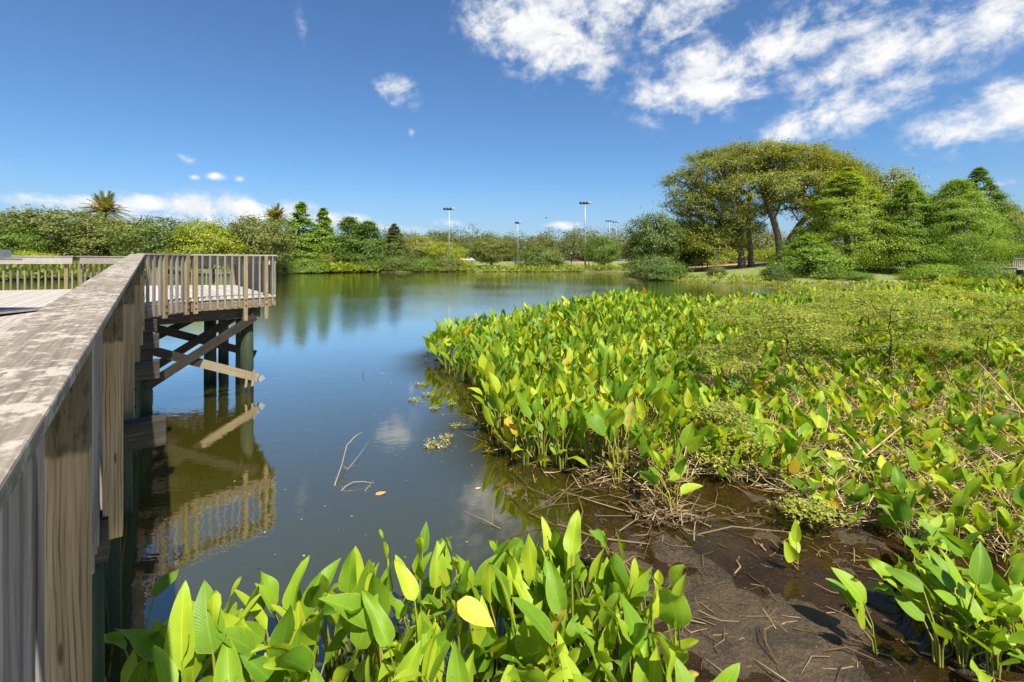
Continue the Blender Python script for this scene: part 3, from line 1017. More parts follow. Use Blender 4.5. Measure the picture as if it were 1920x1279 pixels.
TREES = [
    # key, px, top, half width, depth, material, label
    ('round_b', 8, 418, 52, 98, 'mid', 'mid green tree cut by the left frame edge behind the deck', 'tree'),
    ('round_a', 92, 381, 92, 108, 'olive', 'broad olive green oak beneath the orange fruited palm', 'tree'),
    ('round_c', 196, 400, 70, 112, 'olive', 'olive oak standing in front of the palm trunk', 'tree'),
    ('round_b', 298, 396, 74, 106, 'dark', 'grey green oak above the corner of the near railing', 'tree'),
    ('round_c', 398, 404, 66, 104, 'bright', 'yellow green rounded tree above the front platform railing', 'tree'),
    ('round_a', 484, 396, 56, 112, 'olive', 'dull olive tree with a small palm showing at its shoulder', 'tree'),
    ('round_a', 250, 405, 60, 116, 'olive', 'olive oak between the palm and the grey green oak', 'tree'),
    ('cone_b', 566, 376, 37, 140, 'cypress', 'tallest cypress on the far bank just right of the platform', 'tree'),
    ('cone_a', 606, 388, 31, 143, 'cypress', 'second tall cypress with thin brownish top on far bank', 'tree'),
    ('col_a', 656, 404, 34, 147, 'mid', 'blunt topped green cypress left of a matching slightly lower one', 'tree'),
    ('col_a', 690, 412, 33, 146, 'mid', 'slightly lower blunt cypress right of its matching neighbour', 'tree'),
    ('cone_a', 740, 418, 27, 152, 'dark', 'narrow dark conifer standing apart on the far bank', 'tree'),
    ('round_c', 790, 437, 52, 175, 'yellow', 'low yellow green rounded tree right of the dark conifer', 'tree'),
    ('round_b', 838, 450, 38, 170, 'bright', 'bright green tree behind the foot of the left light mast', 'tree'),
    ('round_a', 922, 442, 38, 158, 'olive', 'grey olive tree on the bank left of the middle light mast', 'tree'),
    ('bush_a', 1013, 456, 44, 158, 'dark', 'dark spreading tree on the bank right of the middle light mast', 'tree'),
    ('round_b', 1133, 437, 34, 152, 'mid', 'dense green tree on the bank right of the tallest light mast', 'tree'),
    ('round_a', 1226, 391, 50, 94, 'dark', 'dark leafy tree at the near end of the right bank', 'tree'),
    ('round_b', 1285, 425, 50, 112, 'dark', 'dark tree under the left edge of the great oak', 'tree'),
    ('cypress_a', 1590, 312, 88, 84, 'lime', 'feathery light green cypress in front of the great oak', 'tree'),
    ('cypress_b', 1704, 336, 66, 79, 'cypress', 'dark and bright green cypress left of the two right hand cypresses', 'tree'),
    ('cypress_c', 1793, 331, 70, 76, 'cypress', 'big bright blunt topped cypress on the right bank', 'tree'),
    ('cypress_b', 1836, 312, 58, 90, 'mid', 'darker pointed cypress peeking above the big blunt cypress', 'tree'),
    ('sapling', 1516, 440, 62, 78, 'cypress', 'low light green sapling at the waters edge before the great oak', 'tree'),
    ('round_c', 1898, 382, 44, 96, 'yellow', 'yellowing tree at the right frame edge above the footbridge', 'tree'),
    ('round_a', 1868, 360, 36, 125, 'olive', 'distant grey olive tree above the right hand yellowing tree', 'tree'),
    ('round_c', 1645, 303, 72, 122, 'oak', 'oak crown behind and between the two front cypresses', 'tree'),
    ('round_a', 1745, 350, 40, 125, 'dark', 'dark tree top in the gap between the right bank cypresses', 'tree'),
    ('bush_b', 1470, 455, 70, 135, 'bright', 'bright green growth behind the great oak trunks', 'tree'),
    ('bush_a', 1330, 452, 60, 150, 'bright', 'bright tree seen under the great oak left limbs', 'tree'),
]
for k, px, top, hw, Y, mat, lab, cat in TREES:
    nm = 'cypress_tree' if 'cypress' in lab else ('oak_tree' if ' oak' in lab and 'great oak' not in lab else 'tree')
    make_tree(k, px, top, hw, Y, FOL[mat], lab, cat, nm)

SHRUBS = [
    ('bush_b', 572, 478, 34, 131, 'mid', 'rounded green shrub at the waterline below the tallest far cypress'),
    ('bush_a', 612, 470, 24, 141, 'brown', 'brownish shrub behind the bright bank plants'),
    ('bush_b', 690, 476, 36, 145, 'mid', 'green shrub on the bank below the blunt cypresses'),
    ('bush_a', 745, 474, 36, 147, 'dark', 'dark shrub overhanging the water below the dark conifer'),
    ('bush_b', 792, 476, 30, 148, 'mid', 'green shrub below the yellow green rounded tree'),
    ('bush_a', 838, 474, 30, 149, 'olive', 'olive shrub round the foot of the left light mast'),
    ('bush_b', 876, 484, 18, 150, 'bright', 'small bright shrub left of the grey olive tree'),
    ('bush_b', 1228, 468, 56, 88, 'dark', 'large dark shrub drooping into the water at the right bank point'),
    ('bush_a', 1248, 482, 34, 84, 'mid', 'green shrub low on the bank beside the large dark shrub'),
    ('bush_b', 1455, 492, 26, 74, 'dark', 'dark shrub at the waters edge left of the light green sapling'),
    ('bush_a', 1345, 496, 18, 86, 'olive', 'low brushy shrub on the grass left of the oak trunks'),
    ('bush_b', 1590, 505, 40, 72, 'mid', 'low shrub beneath the feathery light green cypress'),
    ('bush_a', 1745, 490, 50, 68, 'cypress', 'low leafy shrub between the right bank cypress bases'),
    ('bush_b', 1850, 488, 46, 64, 'mid', 'low leafy shrub at the foot of the big blunt cypress'),
    ('bush_b', 60, 462, 60, 92, 'bright', 'bright green shrub seen above the left rear railing'),
    ('bush_a', 520, 470, 26, 122, 'dark', 'dark shrub just right of the platform corner'),
]
for k, px, top, hw, Y, mat, lab in SHRUBS:
    make_tree(k, px, top, hw, Y, FOL[mat], lab, 'shrub', 'shrub', 'shrubs along the pond bank')


def great_oak():
    """spreading crown on several leaning limbs, built round its own origin"""
    Y = 104.0
    X = gx(1452, Y); z0 = gz(X, Y)
    s = Y / F
    rng = np.random.default_rng(77)
    o = tag(empty('great_oak', (X, Y, z0)), 'huge spreading oak with domed crown and pale limbs on the right bank', 'tree')
    # crown lobes: px centre, py centre, half width, half height, depth offset
    lobes = [(1300, 385, 55, 45, 0), (1345, 335, 65, 42, -3), (1420, 305, 80, 38, 0), (1500, 312, 80, 42, 3), (1560, 345, 75, 58, 4),
             (1390, 370, 72, 36, -6), (1470, 360, 72, 32, -5), (1545, 395, 50, 34, -3), (1288, 435, 46, 40, 2), (1345, 430, 55, 45, -2), (1420, 405, 40, 28, 4),
             (1605, 395, 55, 58, 7), (1450, 335, 95, 48, 10), (1370, 380, 65, 42, 9), (1283, 345, 36, 30, 1), (1330, 305, 45, 26, 3), (1390, 290, 55, 24, 2),
             (1440, 287, 60, 22, 5), (1505, 293, 60, 26, 2), (1585, 312, 58, 36, 5), (1640, 335, 52, 50, 8), (1500, 388, 62, 26, 2), (1395, 430, 36, 26, 1), (1560, 440, 40, 30, 4), (1268, 452, 42, 36, 1), (1322, 465, 46, 30, -3), (1372, 448, 42, 32, 3)]
    A, CL = [], []
    for cx, cy, hw, hh, dy in lobes:
        n = int(hw * hh / 38)
        for _ in range(n):
            p = unit(rng.normal(size=3)); p[2] = p[2] if rng.random() < .35 else abs(p[2])
            r = .5 + .5 * rng.random() ** .5
            A.append(((cx - 1452 + p[0] * hw * r) * s, dy + p[1] * hw * s * .9 * r, EYE + (YH - cy + p[2] * hh * r) * s - z0))
    A = np.array(A)
    stems = [[(-6.6, 1, 0), (-6.7, 1, 3), (-6.9, .8, 7)], [(-3.8, 2.5, 0), (-3.9, 2.5, 3.5), (-4.4, 2.5, 8), (-5, 2.4, 12)],
             [(1.0, 0, 0), (1.1, 0, 3), (.6, -.3, 6.5), (-.6, -.5, 10.5), (-1.8, -.6, 14)], [(1.9, -.2, 0), (2.1, -.2, 3), (3.2, -.4, 6), (5.2, -.6, 9), (8, -.4, 12)],
             [(2.4, .5, 0), (2.8, .6, 2.5), (5.0, .8, 5.2), (8.4, 1, 7.6), (12, 1.2, 9.6)]]
    owner = [int(np.argmin([min(np.linalg.norm((a - np.array(p)) * (1, .6, .5)) for p in st_[1:]) for st_ in stems])) for a in A]
    owner = np.array(owner)
    bark = MB()
    rad = [1.0, .85, 1.1, 1.0, .7]
    for i, st_ in enumerate(stems):
        a = A[owner == i]
        if len(a) == 0: continue
        seg = skeleton(st_[0], st_, a, rng, .075, .43, mids=3, wob=.05, sag=.06, pen=.3)
        add_branches(bark, seg, rad[i] * .62, 7)
        tube(bark, [np.array(st_[0]) - (0, 0, .6), np.array(st_[0]) + (0, 0, .4), lerp(np.array(st_[0]), np.array(st_[1]), .7)], [rad[i] * 1.15, rad[i] * .85, rad[i] * .66], 10)
    bark.build('trunk', BARK_PALE, o, smooth=True)
    ml = MB()
    c = np.repeat(A, 150, 0)
    P = c + rng.normal(size=(len(c), 3)) * np.array([1.0, 1.0, .5]) * (.5 + .7 * rng.random(len(c)))[:, None]
    leafcards(ml, P, .32, unit((P - np.array([0, 0, 6.0])) * (1, 1, .9)) * .8 + np.array([0, 0, .6]), rng)
    ml.build('crown', FOL['oak'], o)


great_oak()

# palms
def palm(px, top, Y, label, spread, fruit=True):
    X = gx(px, Y); z0 = gz(X, Y)
    zt = EYE + (YH - top) / F * Y - z0 - spread * .74
    o = tag(empty('palm_tree', (X, Y, z0)), label, 'palm', 'palms behind the left bank')
    mb = MB(); tube(mb, [(0, 0, -.3), (.1, 0, zt * .5), (0, 0, zt)], [.38, .3, .32], 9); mb.build('trunk', BARK, o, smooth=True)
    rng = np.random.default_rng(int(px))
    fr_ = MB()
    for i in range(78):
        a = rng.random() * 6.28; el = math.radians(rng.uniform(-25, 80)); L = spread * rng.uniform(.85, 1.1)
        dirh = np.array([math.cos(a), math.sin(a), 0])
        tt = np.linspace(0, 1, 7)
        ptsf = dirh[None] * (tt * L * math.cos(el))[:, None] + np.array([0, 0, 1])[None] * (tt * L * math.sin(el) - .45 * L * tt ** 2 * math.cos(el))[:, None] + (0, 0, zt)
        tube(fr_, ptsf, np.linspace(.05, .015, 7), 3)
        side = np.array([-dirh[1], dirh[0], 0])
        for f in np.linspace(.15, 1, 17):
            k = min(5, int(f * 6)); q = lerp(ptsf[k], ptsf[k + 1], f * 6 - k) if f < 1 else ptsf[6]
            tg = unit(ptsf[k + 1] - ptsf[k])
            for sg in (-1, 1):
                tip = q + (side * sg * .75 + tg * .65 + np.array([0, 0, .18])) * L * .22 * (1.15 - f * .55)
                w = tg * .12
                fr_.add([q - w, q + w, tip], T=[[0, 1, 2]])
    fr_.build('crown', FOL['olive'], o)
    if fruit:
        mf = MB()
        for i in range(24):
            a = rng.random() * 6.28; r = spread * rng.uniform(.22, .5)
            c = np.array([math.cos(a) * r, math.sin(a) * r, zt + spread * rng.uniform(.05, .5)])
            leafcards(mf, c + rng.normal(size=(60, 3)) * spread * .055, .3, np.tile([0, 0, 1.0], (60, 1)), rng)
        mf.build('fruit', foliage('orange_palm_fruit', (.45, .2, .03), (.55, .28, .05), trans=.1), o)


palm(197, 367, 120, 'tall palm with orange fruit stalks above the left olive oaks', 5.6)
palm(517, 388, 128, 'smaller palm half hidden behind the dull olive tree', 4.2)

# the far wood beyond the ball field and behind the left bank: one mass
def far_wood():
    rng = np.random.default_rng(5)
    ml = MB()
    n = 0
    for i in range(330):
        px = rng.uniform(-60, 1990)
        Y = rng.uniform(255, 330)
        top = 436 + 8 * math.sin(px * .021) + rng.normal() * 6 + (6 if px < 850 else 0)
        if px > 1250: top += 8
        X = gx(px, Y); z0 = 3.0
        H = EYE + (YH - top) / F * Y - z0
        W = rng.uniform(5, 10)
        A = crown_points('round', 30, W, 0, H, rng)
        c = np.repeat(A, 26, 0)
        P = c + rng.normal(size=(len(c), 3)) * np.array([1.6, 1.6, 1.0]) + (X, Y, z0)
        leafcards(ml, P, .95, unit(P - (X, Y, z0 + H * .4)) + (0, 0, .6), rng)
    for i in range(60):
        px = rng.uniform(-80, 560); Y = rng.uniform(118, 150)
        top = 425 + rng.normal() * 8
        X = gx(px, Y); z0 = 2.8
        H = EYE + (YH - top) / F * Y - z0
        A = crown_points('round', 30, 4.2, .2, H, rng)
        c = np.repeat(A, 40, 0)
        P = c + rng.normal(size=(len(c), 3)) * np.array([1, 1, .7]) + (X, Y, z0)
        leafcards(ml, P, .5, unit(P - (X, Y, z0 + H * .4)) + (0, 0, .6), rng)
    for i in range(90):
        px = rng.uniform(700, 1260); Y = rng.uniform(205, 250)
        top = 444 + rng.normal() * 6
        X = gx(px, Y); z0 = 2.6
        H = EYE + (YH - top) / F * Y - z0
        A = crown_points('round', 30, rng.uniform(4, 7), .2, H, rng)
        c = np.repeat(A, 34, 0)
        P = c + rng.normal(size=(len(c), 3)) * np.array([1.2, 1.2, .8]) + (X, Y, z0)
        leafcards(ml, P, .7, unit(P - (X, Y, z0 + H * .4)) + (0, 0, .6), rng)
    for i in range(46):
        px = rng.uniform(530, 800); Y = rng.uniform(165, 195)
        top = 437 + rng.normal() * 7 + (px - 530) * .03
        X = gx(px, Y); z0 = 2.0
        H = EYE + (YH - top) / F * Y - z0
        A = crown_points('round', 30, 4.6, .2, H, rng)
        c = np.repeat(A, 40, 0)
        P = c + rng.normal(size=(len(c), 3)) * np.array([1.1, 1.1, .8]) + (X, Y, z0)
        leafcards(ml, P, .55, unit(P - (X, Y, z0 + H * .4)) + (0, 0, .6), rng)
    for i in range(50):
        px = rng.uniform(1200, 2000); Y = rng.uniform(150, 200)
        top = 432 + rng.normal() * 8
        X = gx(px, Y); z0 = 3
        H = EYE + (YH - top) / F * Y - z0
        A = crown_points('round', 30, 5.5, .2, H, rng)
        c = np.repeat(A, 40, 0)
        P = c + rng.normal(size=(len(c), 3)) * np.array([1.2, 1.2, .8]) + (X, Y, z0)
        leafcards(ml, P, .65, unit(P - (X, Y, z0 + H * .4)) + (0, 0, .6), rng)
    o = ml.build('far_wood', FOL['far'])
    tag(o, 'hazy line of distant trees beyond the far bank', 'woods', kind='stuff')


far_wood()

# ---------------------------------------------------------------- masts, lamps and other far things
STEEL = plain('mast_steel', (.3, .32, .33), .5, .4, .5)
LAMPD = plain('flood_lamp_housing', (.06, .07, .08), .5)
LAMPW = plain('pale_lamp_housing', (.34, .36, .38), .4)


def mast(px, top, Y, label, nl, span, r=.16):
    X = gx(px, Y); z0 = gz(X, Y)
    H = EYE + (YH - top) / F * Y - z0
    o = tag(empty('light_mast', (X, Y, z0)), label, 'light mast', 'ball field light masts')
    mb = MB(); tube(mb, [(0, 0, -.3), (0, 0, H * .5), (0, 0, H)], [r * 1.3, r, r * .7], 10); mb.build('pole', STEEL, o, smooth=True)
    mb = MB(); bar(mb, (-span, 0, H - .5), (span, 0, H - .5), .14, .14); mb.build('crossarm', STEEL, o)
    for i in range(nl):
        x = (-span + .2) + (2 * span - .4) * i / (nl - 1)
        l = MB()
        dirv = unit(np.array([.15 * (i - 1), -.8 if i < nl - 1 else .5, -.55]))
        c = np.array([x, 0, H + .05])
        tube(l, [c - dirv * .25, c, c + dirv * .4], [.16, .34, .5], 10)
        l.build('floodlight', LAMPD if i < nl - 1 else LAMPW, o, smooth=True)


mast(842, 391, 160, 'left light mast with four dark floodlights above the far bank', 4, 1.6, .2)
mast(971, 417, 190, 'shorter middle light mast with compact lamp head', 3, .9, .18)
mast(1097, 380, 155, 'tallest light mast right of centre on the far bank', 4, 1.6, .22)
mast(1143, 414, 262, 'distant light mast with pale lamps left of its twin', 4, 1.9, .2)
mast(1155, 416, 275, 'farthest light mast right beside its twin', 3, 1.6, .2)

X, Y = gx(1071, 162), 162
lp = tag(empty('path_lamp', (X, Y, gz(X, Y))), 'short black lamp post with round globe beside the bank path', 'lamp post')
mb = MB(); tube(mb, [(0, 0, -.2), (0, 0, .5), (0, 0, .6), (0, 0, 4.3)], [.22, .22, .13, .11], 10); mb.build('pole', LAMPD, lp, smooth=True)
mb = MB(); tube(mb, [(0, 0, 4.3), (0, 0, 4.45), (0, 0, 4.7), (0, 0, 4.95), (0, 0, 5.05)], [.1, .26, .34, .26, .05], 12)
mb.build('globe', plain('lamp_globe', (.75, .75, .72), .3), lp, smooth=True)
for i, (px, lab) in enumerate(((966, 'thin black bollard post left of the dark spreading tree'), (1104, 'black post at the foot of the tallest light mast'))):
    X, Y = gx(px, 158), 158
    b_ = tag(empty('bank_post', (X, Y, gz(X, Y))), lab, 'post')
    mb = MB(); tube(mb, [(0, 0, -.2), (0, 0, 2.2)], .15, 8); mb.build('shaft', LAMPD, b_)
    mb = MB(); tube(mb, [(0, 0, 2.2), (0, 0, 2.35)], [.2, .16], 8); mb.build('cap', LAMPD, b_)

# park fence on the far bank
def fence():
    Y = 168.0
    x0, x1 = gx(905, Y), gx(1130, Y)
    xm = (x0 + x1) / 2
    o = tag(empty('park_fence', (xm, Y, gz(xm, Y))), 'low dark mesh fence along the path on the far bank', 'fence')
    z = gz(xm, Y)
    mb = MB()
    for h in (.15, 1.3): bar(mb, (x0 - xm, 0, h), (x1 - xm, 0, h), .06, .07)
    mb.build('rail', LAMPD, o)
    for i in range(15):
        x = lerp(x0, x1, i / 14)
        mb = MB(); tube(mb, [(x - xm, 0, gz(x, Y) - z - .3), (x - xm, 0, 1.35)], .06, 6); mb.build('post', LAMPD, o)


fence()


def signboard(px, py, Y, w, h, col, label):
    X = gx(px, Y); z = EYE - (py - YH) / F * Y; z0 = gz(X, Y)
    o = tag(empty('sign_board', (X, Y, z0)), label, 'sign')
    mb = MB(); box(mb, -w / 2, w / 2, -.04, .04, z - z0 - h / 2, z - z0 + h / 2); mb.build('panel', col, o)
    for s in (-1, 1):
        mb = MB(); box(mb, s * w * .35 - .04, s * w * .35 + .04, .045, .12, -.2, z - z0); mb.build('leg', LAMPD, o)


WHITE = plain('white_board', (.7, .7, .66), .5)
signboard(1046, 493, 172, 1.6, .8, WHITE, 'small white board on the grass left of the path lamp')
signboard(1342, 478, 128, .5, 2.2, WHITE, 'slim white upright board under the great oak')


def car(px, Y, col, label, rz):
    X = gx(px, Y); z0 = gz(X, Y)
    o = tag(empty('parked_car', (X, Y, z0), rz), label, 'car', 'cars parked beyond the far bank')
    prof = [(-2.1, .35), (-2.15, .8), (-1.9, .95), (-1.2, 1.0), (-.6, 1.48), (.9, 1.5), (1.55, 1.02), (2.1, .92), (2.15, .35)]
    n = len(prof); V, fcs = [], []
    for s in (-.85, .85):
        for x, z in prof: V.append((x, s * (.86 if z > 1.2 else 1), z))
    fcs = [list(range(n)), [n + i for i in range(n)][::-1]] + [[i, n + i, n + (i + 1) % n, (i + 1) % n] for i in range(n)]
    ngon_obj('body', V, fcs, [(0, 0)] * (2 * n), col, o)
    mb = MB()
    for s in (-1, 1):
        obox(mb, (.15, s * .80, 1.22), (.75, 0, 0), (0, .03, 0), (0, 0, .17))
    mb.build('window', LAMPD, o)
    for x in (-1.35, 1.35):
        for s in (-1, 1):
            mb = MB(); tube(mb, [(x, s * .7, .33), (x, s * .9, .33)], .34, 14); mb.build('wheel', LAMPD, o)


car(641, 172, plain('white_car_paint', (.75, .75, .74), .3), 'white car glimpsed between the cypresses on the far bank', .3)
car(968, 200, plain('dark_car_paint', (.04, .045, .055), .3), 'dark car parked behind the middle light mast', .1)
car(880, 196, plain('silver_car_paint', (.55, .57, .6), .3), 'silver car right of the left light mast', -.2)
car(867, 200, plain('yellow_car_paint', (.7, .5, .04), .3), 'small yellow vehicle beside the silver car', 1.3)

# picnic shelter under the oak
X, Y = gx(1299, 120), 120.0
sh = tag(empty('picnic_shelter', (X, Y, gz(X, Y))), 'low brown roofed shelter under the left of the great oak', 'shelter')
V = [(-3.4, -2, 1.9), (3.4, -2, 1.9), (3.4, 2, 1.9), (-3.4, 2, 1.9), (-2.6, 0, 2.7), (2.6, 0, 2.7), (-3.4, -2, 1.78), (3.4, -2, 1.78), (3.4, 2, 1.78), (-3.4, 2, 1.78)]
ngon_obj('roof', V, [(0, 1, 5, 4), (2, 3, 4, 5), (1, 2, 5), (3, 0, 4), (6, 9, 8, 7), (0, 6, 7, 1), (1, 7, 8, 2), (2, 8, 9, 3), (3, 9, 6, 0)], [(v[0], v[1]) for v in V], plain('brown_shelter_roof', (.3, .17, .11), .7), sh)
for sx_ in (-3, 3):
    for sy_ in (-1.7, 1.7):
        mb = MB(); box(mb, sx_ - .09, sx_ + .09, sy_ - .09, sy_ + .09, -.3, 1.775); mb.build('post', M['beam'], sh)

# footbridge at the right frame edge
Y = 46.0
X = gx(1900, Y)
fb = tag(empty('footbridge', (X, Y, 0)), 'grey wooden footbridge on a dark pile at the right frame edge', 'footbridge')
mb = MB(); bar(mb, (0, 0, 3.62), (9, -1.5, 3.62), .22, .06); mb.build('cap_rail', plain('green_grey_cap', (.16, .24, .2), .6), fb)
mb = MB()
for i in range(58): bar(mb, (i * .155, -i * .0258, 2.72), (i * .155, -i * .0258, 3.58), .05, .05)
mb.build('balusters', M['board'], fb)
mb = MB(); bar(mb, (0, .3, 2.62), (9, -1.2, 2.62), 1.6, .16); mb.build('deck', M['board'], fb)
for x in (.75, 5):
    mb = MB(); tube(mb, [(x + .3, .2 - x * .16, -1), (x - .05, .2 - x * .16, 2.54)], [.26, .26], 10); mb.build('pile', M['bolt'], fb)

# a bird in the sky
p = at(1024, 409, 90)
bd = tag(empty('bird', p), 'tiny dark bird flying above the far bank', 'bird')
mb = MB()
tube(mb, [(-.25, 0, 0), (-.12, 0, .01), (.05, 0, .02), (.2, 0, .03), (.3, 0, .03)], [.01, .05, .07, .05, .01], 8)
for s in (-1, 1):
    mb.add([(.12, 0, .04), (-.08, 0, .04), (-.06, s * .32, .16), (.1, s * .3, .17), (-.16, s * .6, .06)], Q=[[0, 1, 2, 3]], T=[[3, 2, 4]])
mb.build('body', LAMPD, bd)

# ---------------------------------------------------------------- marsh plants
LEAFM = leafmat('marsh_leaf', [(0, (.08, .19, .012)), (.45, (.19, .33, .018)), (.8, (.31, .43, .024)), (1, (.44, .49, .034))], rare=(.5, .36, .03), rare_at=.975, trans=.44)
LEAFN = leafmat('foreground_leaf', [(0, (.10, .22, .018)), (.5, (.20, .345, .022)), (1, (.36, .47, .03))], rare=(.38, .30, .05), rare_at=.983)
LEAFY = leafmat('yellow_leaf', [(0, (.6, .40, .03)), (1, (.68, .46, .04))], trans=.3)
STEMM = foliage('marsh_stalk', (.10, .16, .02), (.24, .27, .04), (.34, .3, .07), trans=.1, tint=(1, 1, .6))
STEMY = foliage('yellow_stalk', (.3, .3, .04), (.4, .36, .06), trans=.1, tint=(1, 1, .6))
STRAW = foliage('dry_straw', (.2, .13, .06), (.42, .3, .15), (.62, .5, .3), trans=.1, gloss=.02, tint=(1, 1, .9))


def blades(mb, base, axis, nrm, L, W, fold, bend, ns=6, nc=3, wave=None):
    N = len(base)
    v = np.linspace(0, 1, ns + 1)
    shp = (v ** .48) * ((1 - v) ** .92); shp = shp / shp.max()
    shp[0] = .06
    u = np.linspace(-1, 1, nc)
    side = unit(np.cross(axis, nrm)); nrm = np.cross(side, axis)
    ctr = base[:, None, :] + axis[:, None, :] * (L[:, None] * v[None] * (1 - .18 * np.abs(bend)[:, None] * v[None]))[..., None] \
        - nrm[:, None, :] * (bend[:, None] * L[:, None] * v[None] ** 2)[..., None]
    w = (W[:, None] / 2) * shp[None]
    V = ctr[:, :, None, :] + side[:, None, None, :] * (w[:, :, None] * u[None, None])[..., None]
    lift = fold[:, None, None] * w[:, :, None] * (np.abs(u) ** 1.3)[None, None]
    if wave is not None:
        lift = lift + (wave[:, None, None] * L[:, None, None]) * np.sin(v * 9 + 0)[None, :, None] * (u * np.abs(u))[None, None]
    V = V + nrm[:, None, None, :] * lift[..., None]
    b = (np.arange(N) * (ns + 1) * nc)[:, None, None]
    i = (np.arange(ns) * nc)[None, :, None]
    j = np.arange(nc - 1)[None, None, :]
    Q = np.stack([b + i + j, b + i + j + 1, b + i + nc + j + 1, b + i + nc + j], -1).reshape(-1, 4)
    UV = np.zeros((N, ns + 1, nc, 2)); UV[..., 0] = (u * .5 + .5)[None, None]; UV[..., 1] = v[None, :, None]
    mb.add(V.reshape(-1, 3), Q, UV=UV.reshape(-1, 2))


def plant_leaves(rng, pos, hgt, k, Lm, wr=.42, tilt=(5, 45), spread=.22, wind=0.0):
    """leaf arrays for plants at pos (N,3) with heights hgt (N): k leaves each"""
    N = len(pos)
    P = np.repeat(pos, k, 0); H = np.repeat(hgt, k)
    n = N * k
    ph = rng.random(n) * 6.283
    o = np.stack([np.cos(ph), np.sin(ph), np.zeros(n)], 1)
    st = H * (.16 + .69 * rng.random(n) ** .6)
    root = P + o * (.025 + .02 * rng.random(n))[:, None]
    sp = spread * H * (.35 + .9 * rng.random(n))
    end = P + o * sp[:, None] + np.array([0, 0, 1]) * st[:, None]
    th = np.radians(rng.uniform(*tilt, n) + 28 * np.clip(.55 - st / H, 0, 1) / .4)
    ph2 = ph + rng.normal(size=n) * .5
    o2 = np.stack([np.cos(ph2), np.sin(ph2), np.zeros(n)], 1)
    ax_ = o2 * np.sin(th)[:, None] + np.array([0, 0, 1]) * np.cos(th)[:, None]
    nr = -o2 * np.cos(th)[:, None] + np.array([0, 0, 1]) * np.sin(th)[:, None]
    tw = rng.normal(size=n) * .8
    sd = np.cross(ax_, nr)
    nr = nr * np.cos(tw)[:, None] + sd * np.sin(tw)[:, None]
    L = np.minimum(Lm * (.7 + .55 * rng.random(n)), H * .62)
    W = L * wr * (.8 + .45 * rng.random(n))
    mid = (root + end) / 2 + np.array([0, 0, 1]) * (st * .12)[:, None] - o * (sp * .2)[:, None]
    stalk = np.stack([root, mid, end, end + ax_ * (L * .06)[:, None]], 1)
    rad = np.stack([np.full(n, .013), np.full(n, .010), np.full(n, .006), np.full(n, .004)], 1) * (H / 1.1)[:, None] ** .5
    return dict(base=end, axis=ax_, nrm=nr, L=L, W=W, fold=rng.uniform(.05, .6, n), bend=rng.uniform(-.1, .46, n), stalk=stalk, rad=rad, wave=rng.normal(size=n) * .034)


def sub(d, idx): return {k: v[idx] for k, v in d.items()}


def put_blades(mb, d, ns, nc): blades(mb, d['base'], d['axis'], d['nrm'], d['L'], d['W'], d['fold'], d['bend'], ns, nc, d['wave'])


def single_plant(x, y, h, k, Lm, label, group, name='fire_flag_plant', cat='marsh plant', seed=0, split=True, z=None, leafm=None, wr=.42, tilt=(5, 45), spread=.22, yellow=(), stemm=None, ns=9, nc=5):
    rng = np.random.default_rng(seed)
    z0 = (max(gz(x, y), -.25) - .03) if z is None else z
    o = tag(empty(name, (x, y, z0)), label, cat, group)
    d = plant_leaves(rng, np.zeros((1, 3)), np.array([h]), k, Lm, wr, tilt, spread)
    mb = MB(); tubes(mb, d['stalk'], d['rad'], 5); mb.build('stalks', stemm or STEMM, o, smooth=True)
    if split:
        for i in range(k):
            mb = MB(); put_blades(mb, sub(d, [i]), ns, nc)
            lf = mb.build('leaf', LEAFY if i in yellow else (leafm or LEAFN), o, smooth=True)
            if i in yellow: lf['label'] = 'leaf turned yellow'
    else:
        mb = MB(); put_blades(mb, d, ns, nc); mb.build('leaves', leafm or LEAFM, o, smooth=True)
    return o


# foreground clump at the foot of the railing
rng = np.random.default_rng(42)
CLUMP = [(-2.2, 2.6), (-2.75, 3.2), (-2.72, 3.75), (-2.05, 4.1), (-1.75, 4.4), (-.9, 4.6), (.35, 4.65), (1.05, 4.2), (1.3, 3.3), (1.15, 2.2), (-2.2, 2.2)]
pts = []
tries = 0
while len(pts) < 118 and tries < 9000:
    tries += 1
    x, y = rng.uniform(-2.85, 1.4), rng.uniform(2.2, 4.7)
    if sdist(CLUMP, np.array([x]), np.array([y]))[0] < .02: continue
    if all((x - a) ** 2 + (y - b) ** 2 > .19 ** 2 for a, b in pts): pts.append((x, y))
for i, (x, y) in enumerate(pts):
    edge = float(sdist(CLUMP, np.array([x]), np.array([y]))[0])
    h = rng.uniform(.8, 1.3) * (.78 + .22 * min(1, edge / .45))
    if x < -2.3: h *= .9
    single_plant(x, y, h, int(rng.integers(4, 7)), rng.uniform(.30, .44), 'broad leaved green marsh plant in the dense clump beside the near railing', 'marsh plants in the foreground clump', seed=100 + i, tilt=(4, 42), spread=.19, wr=.385)
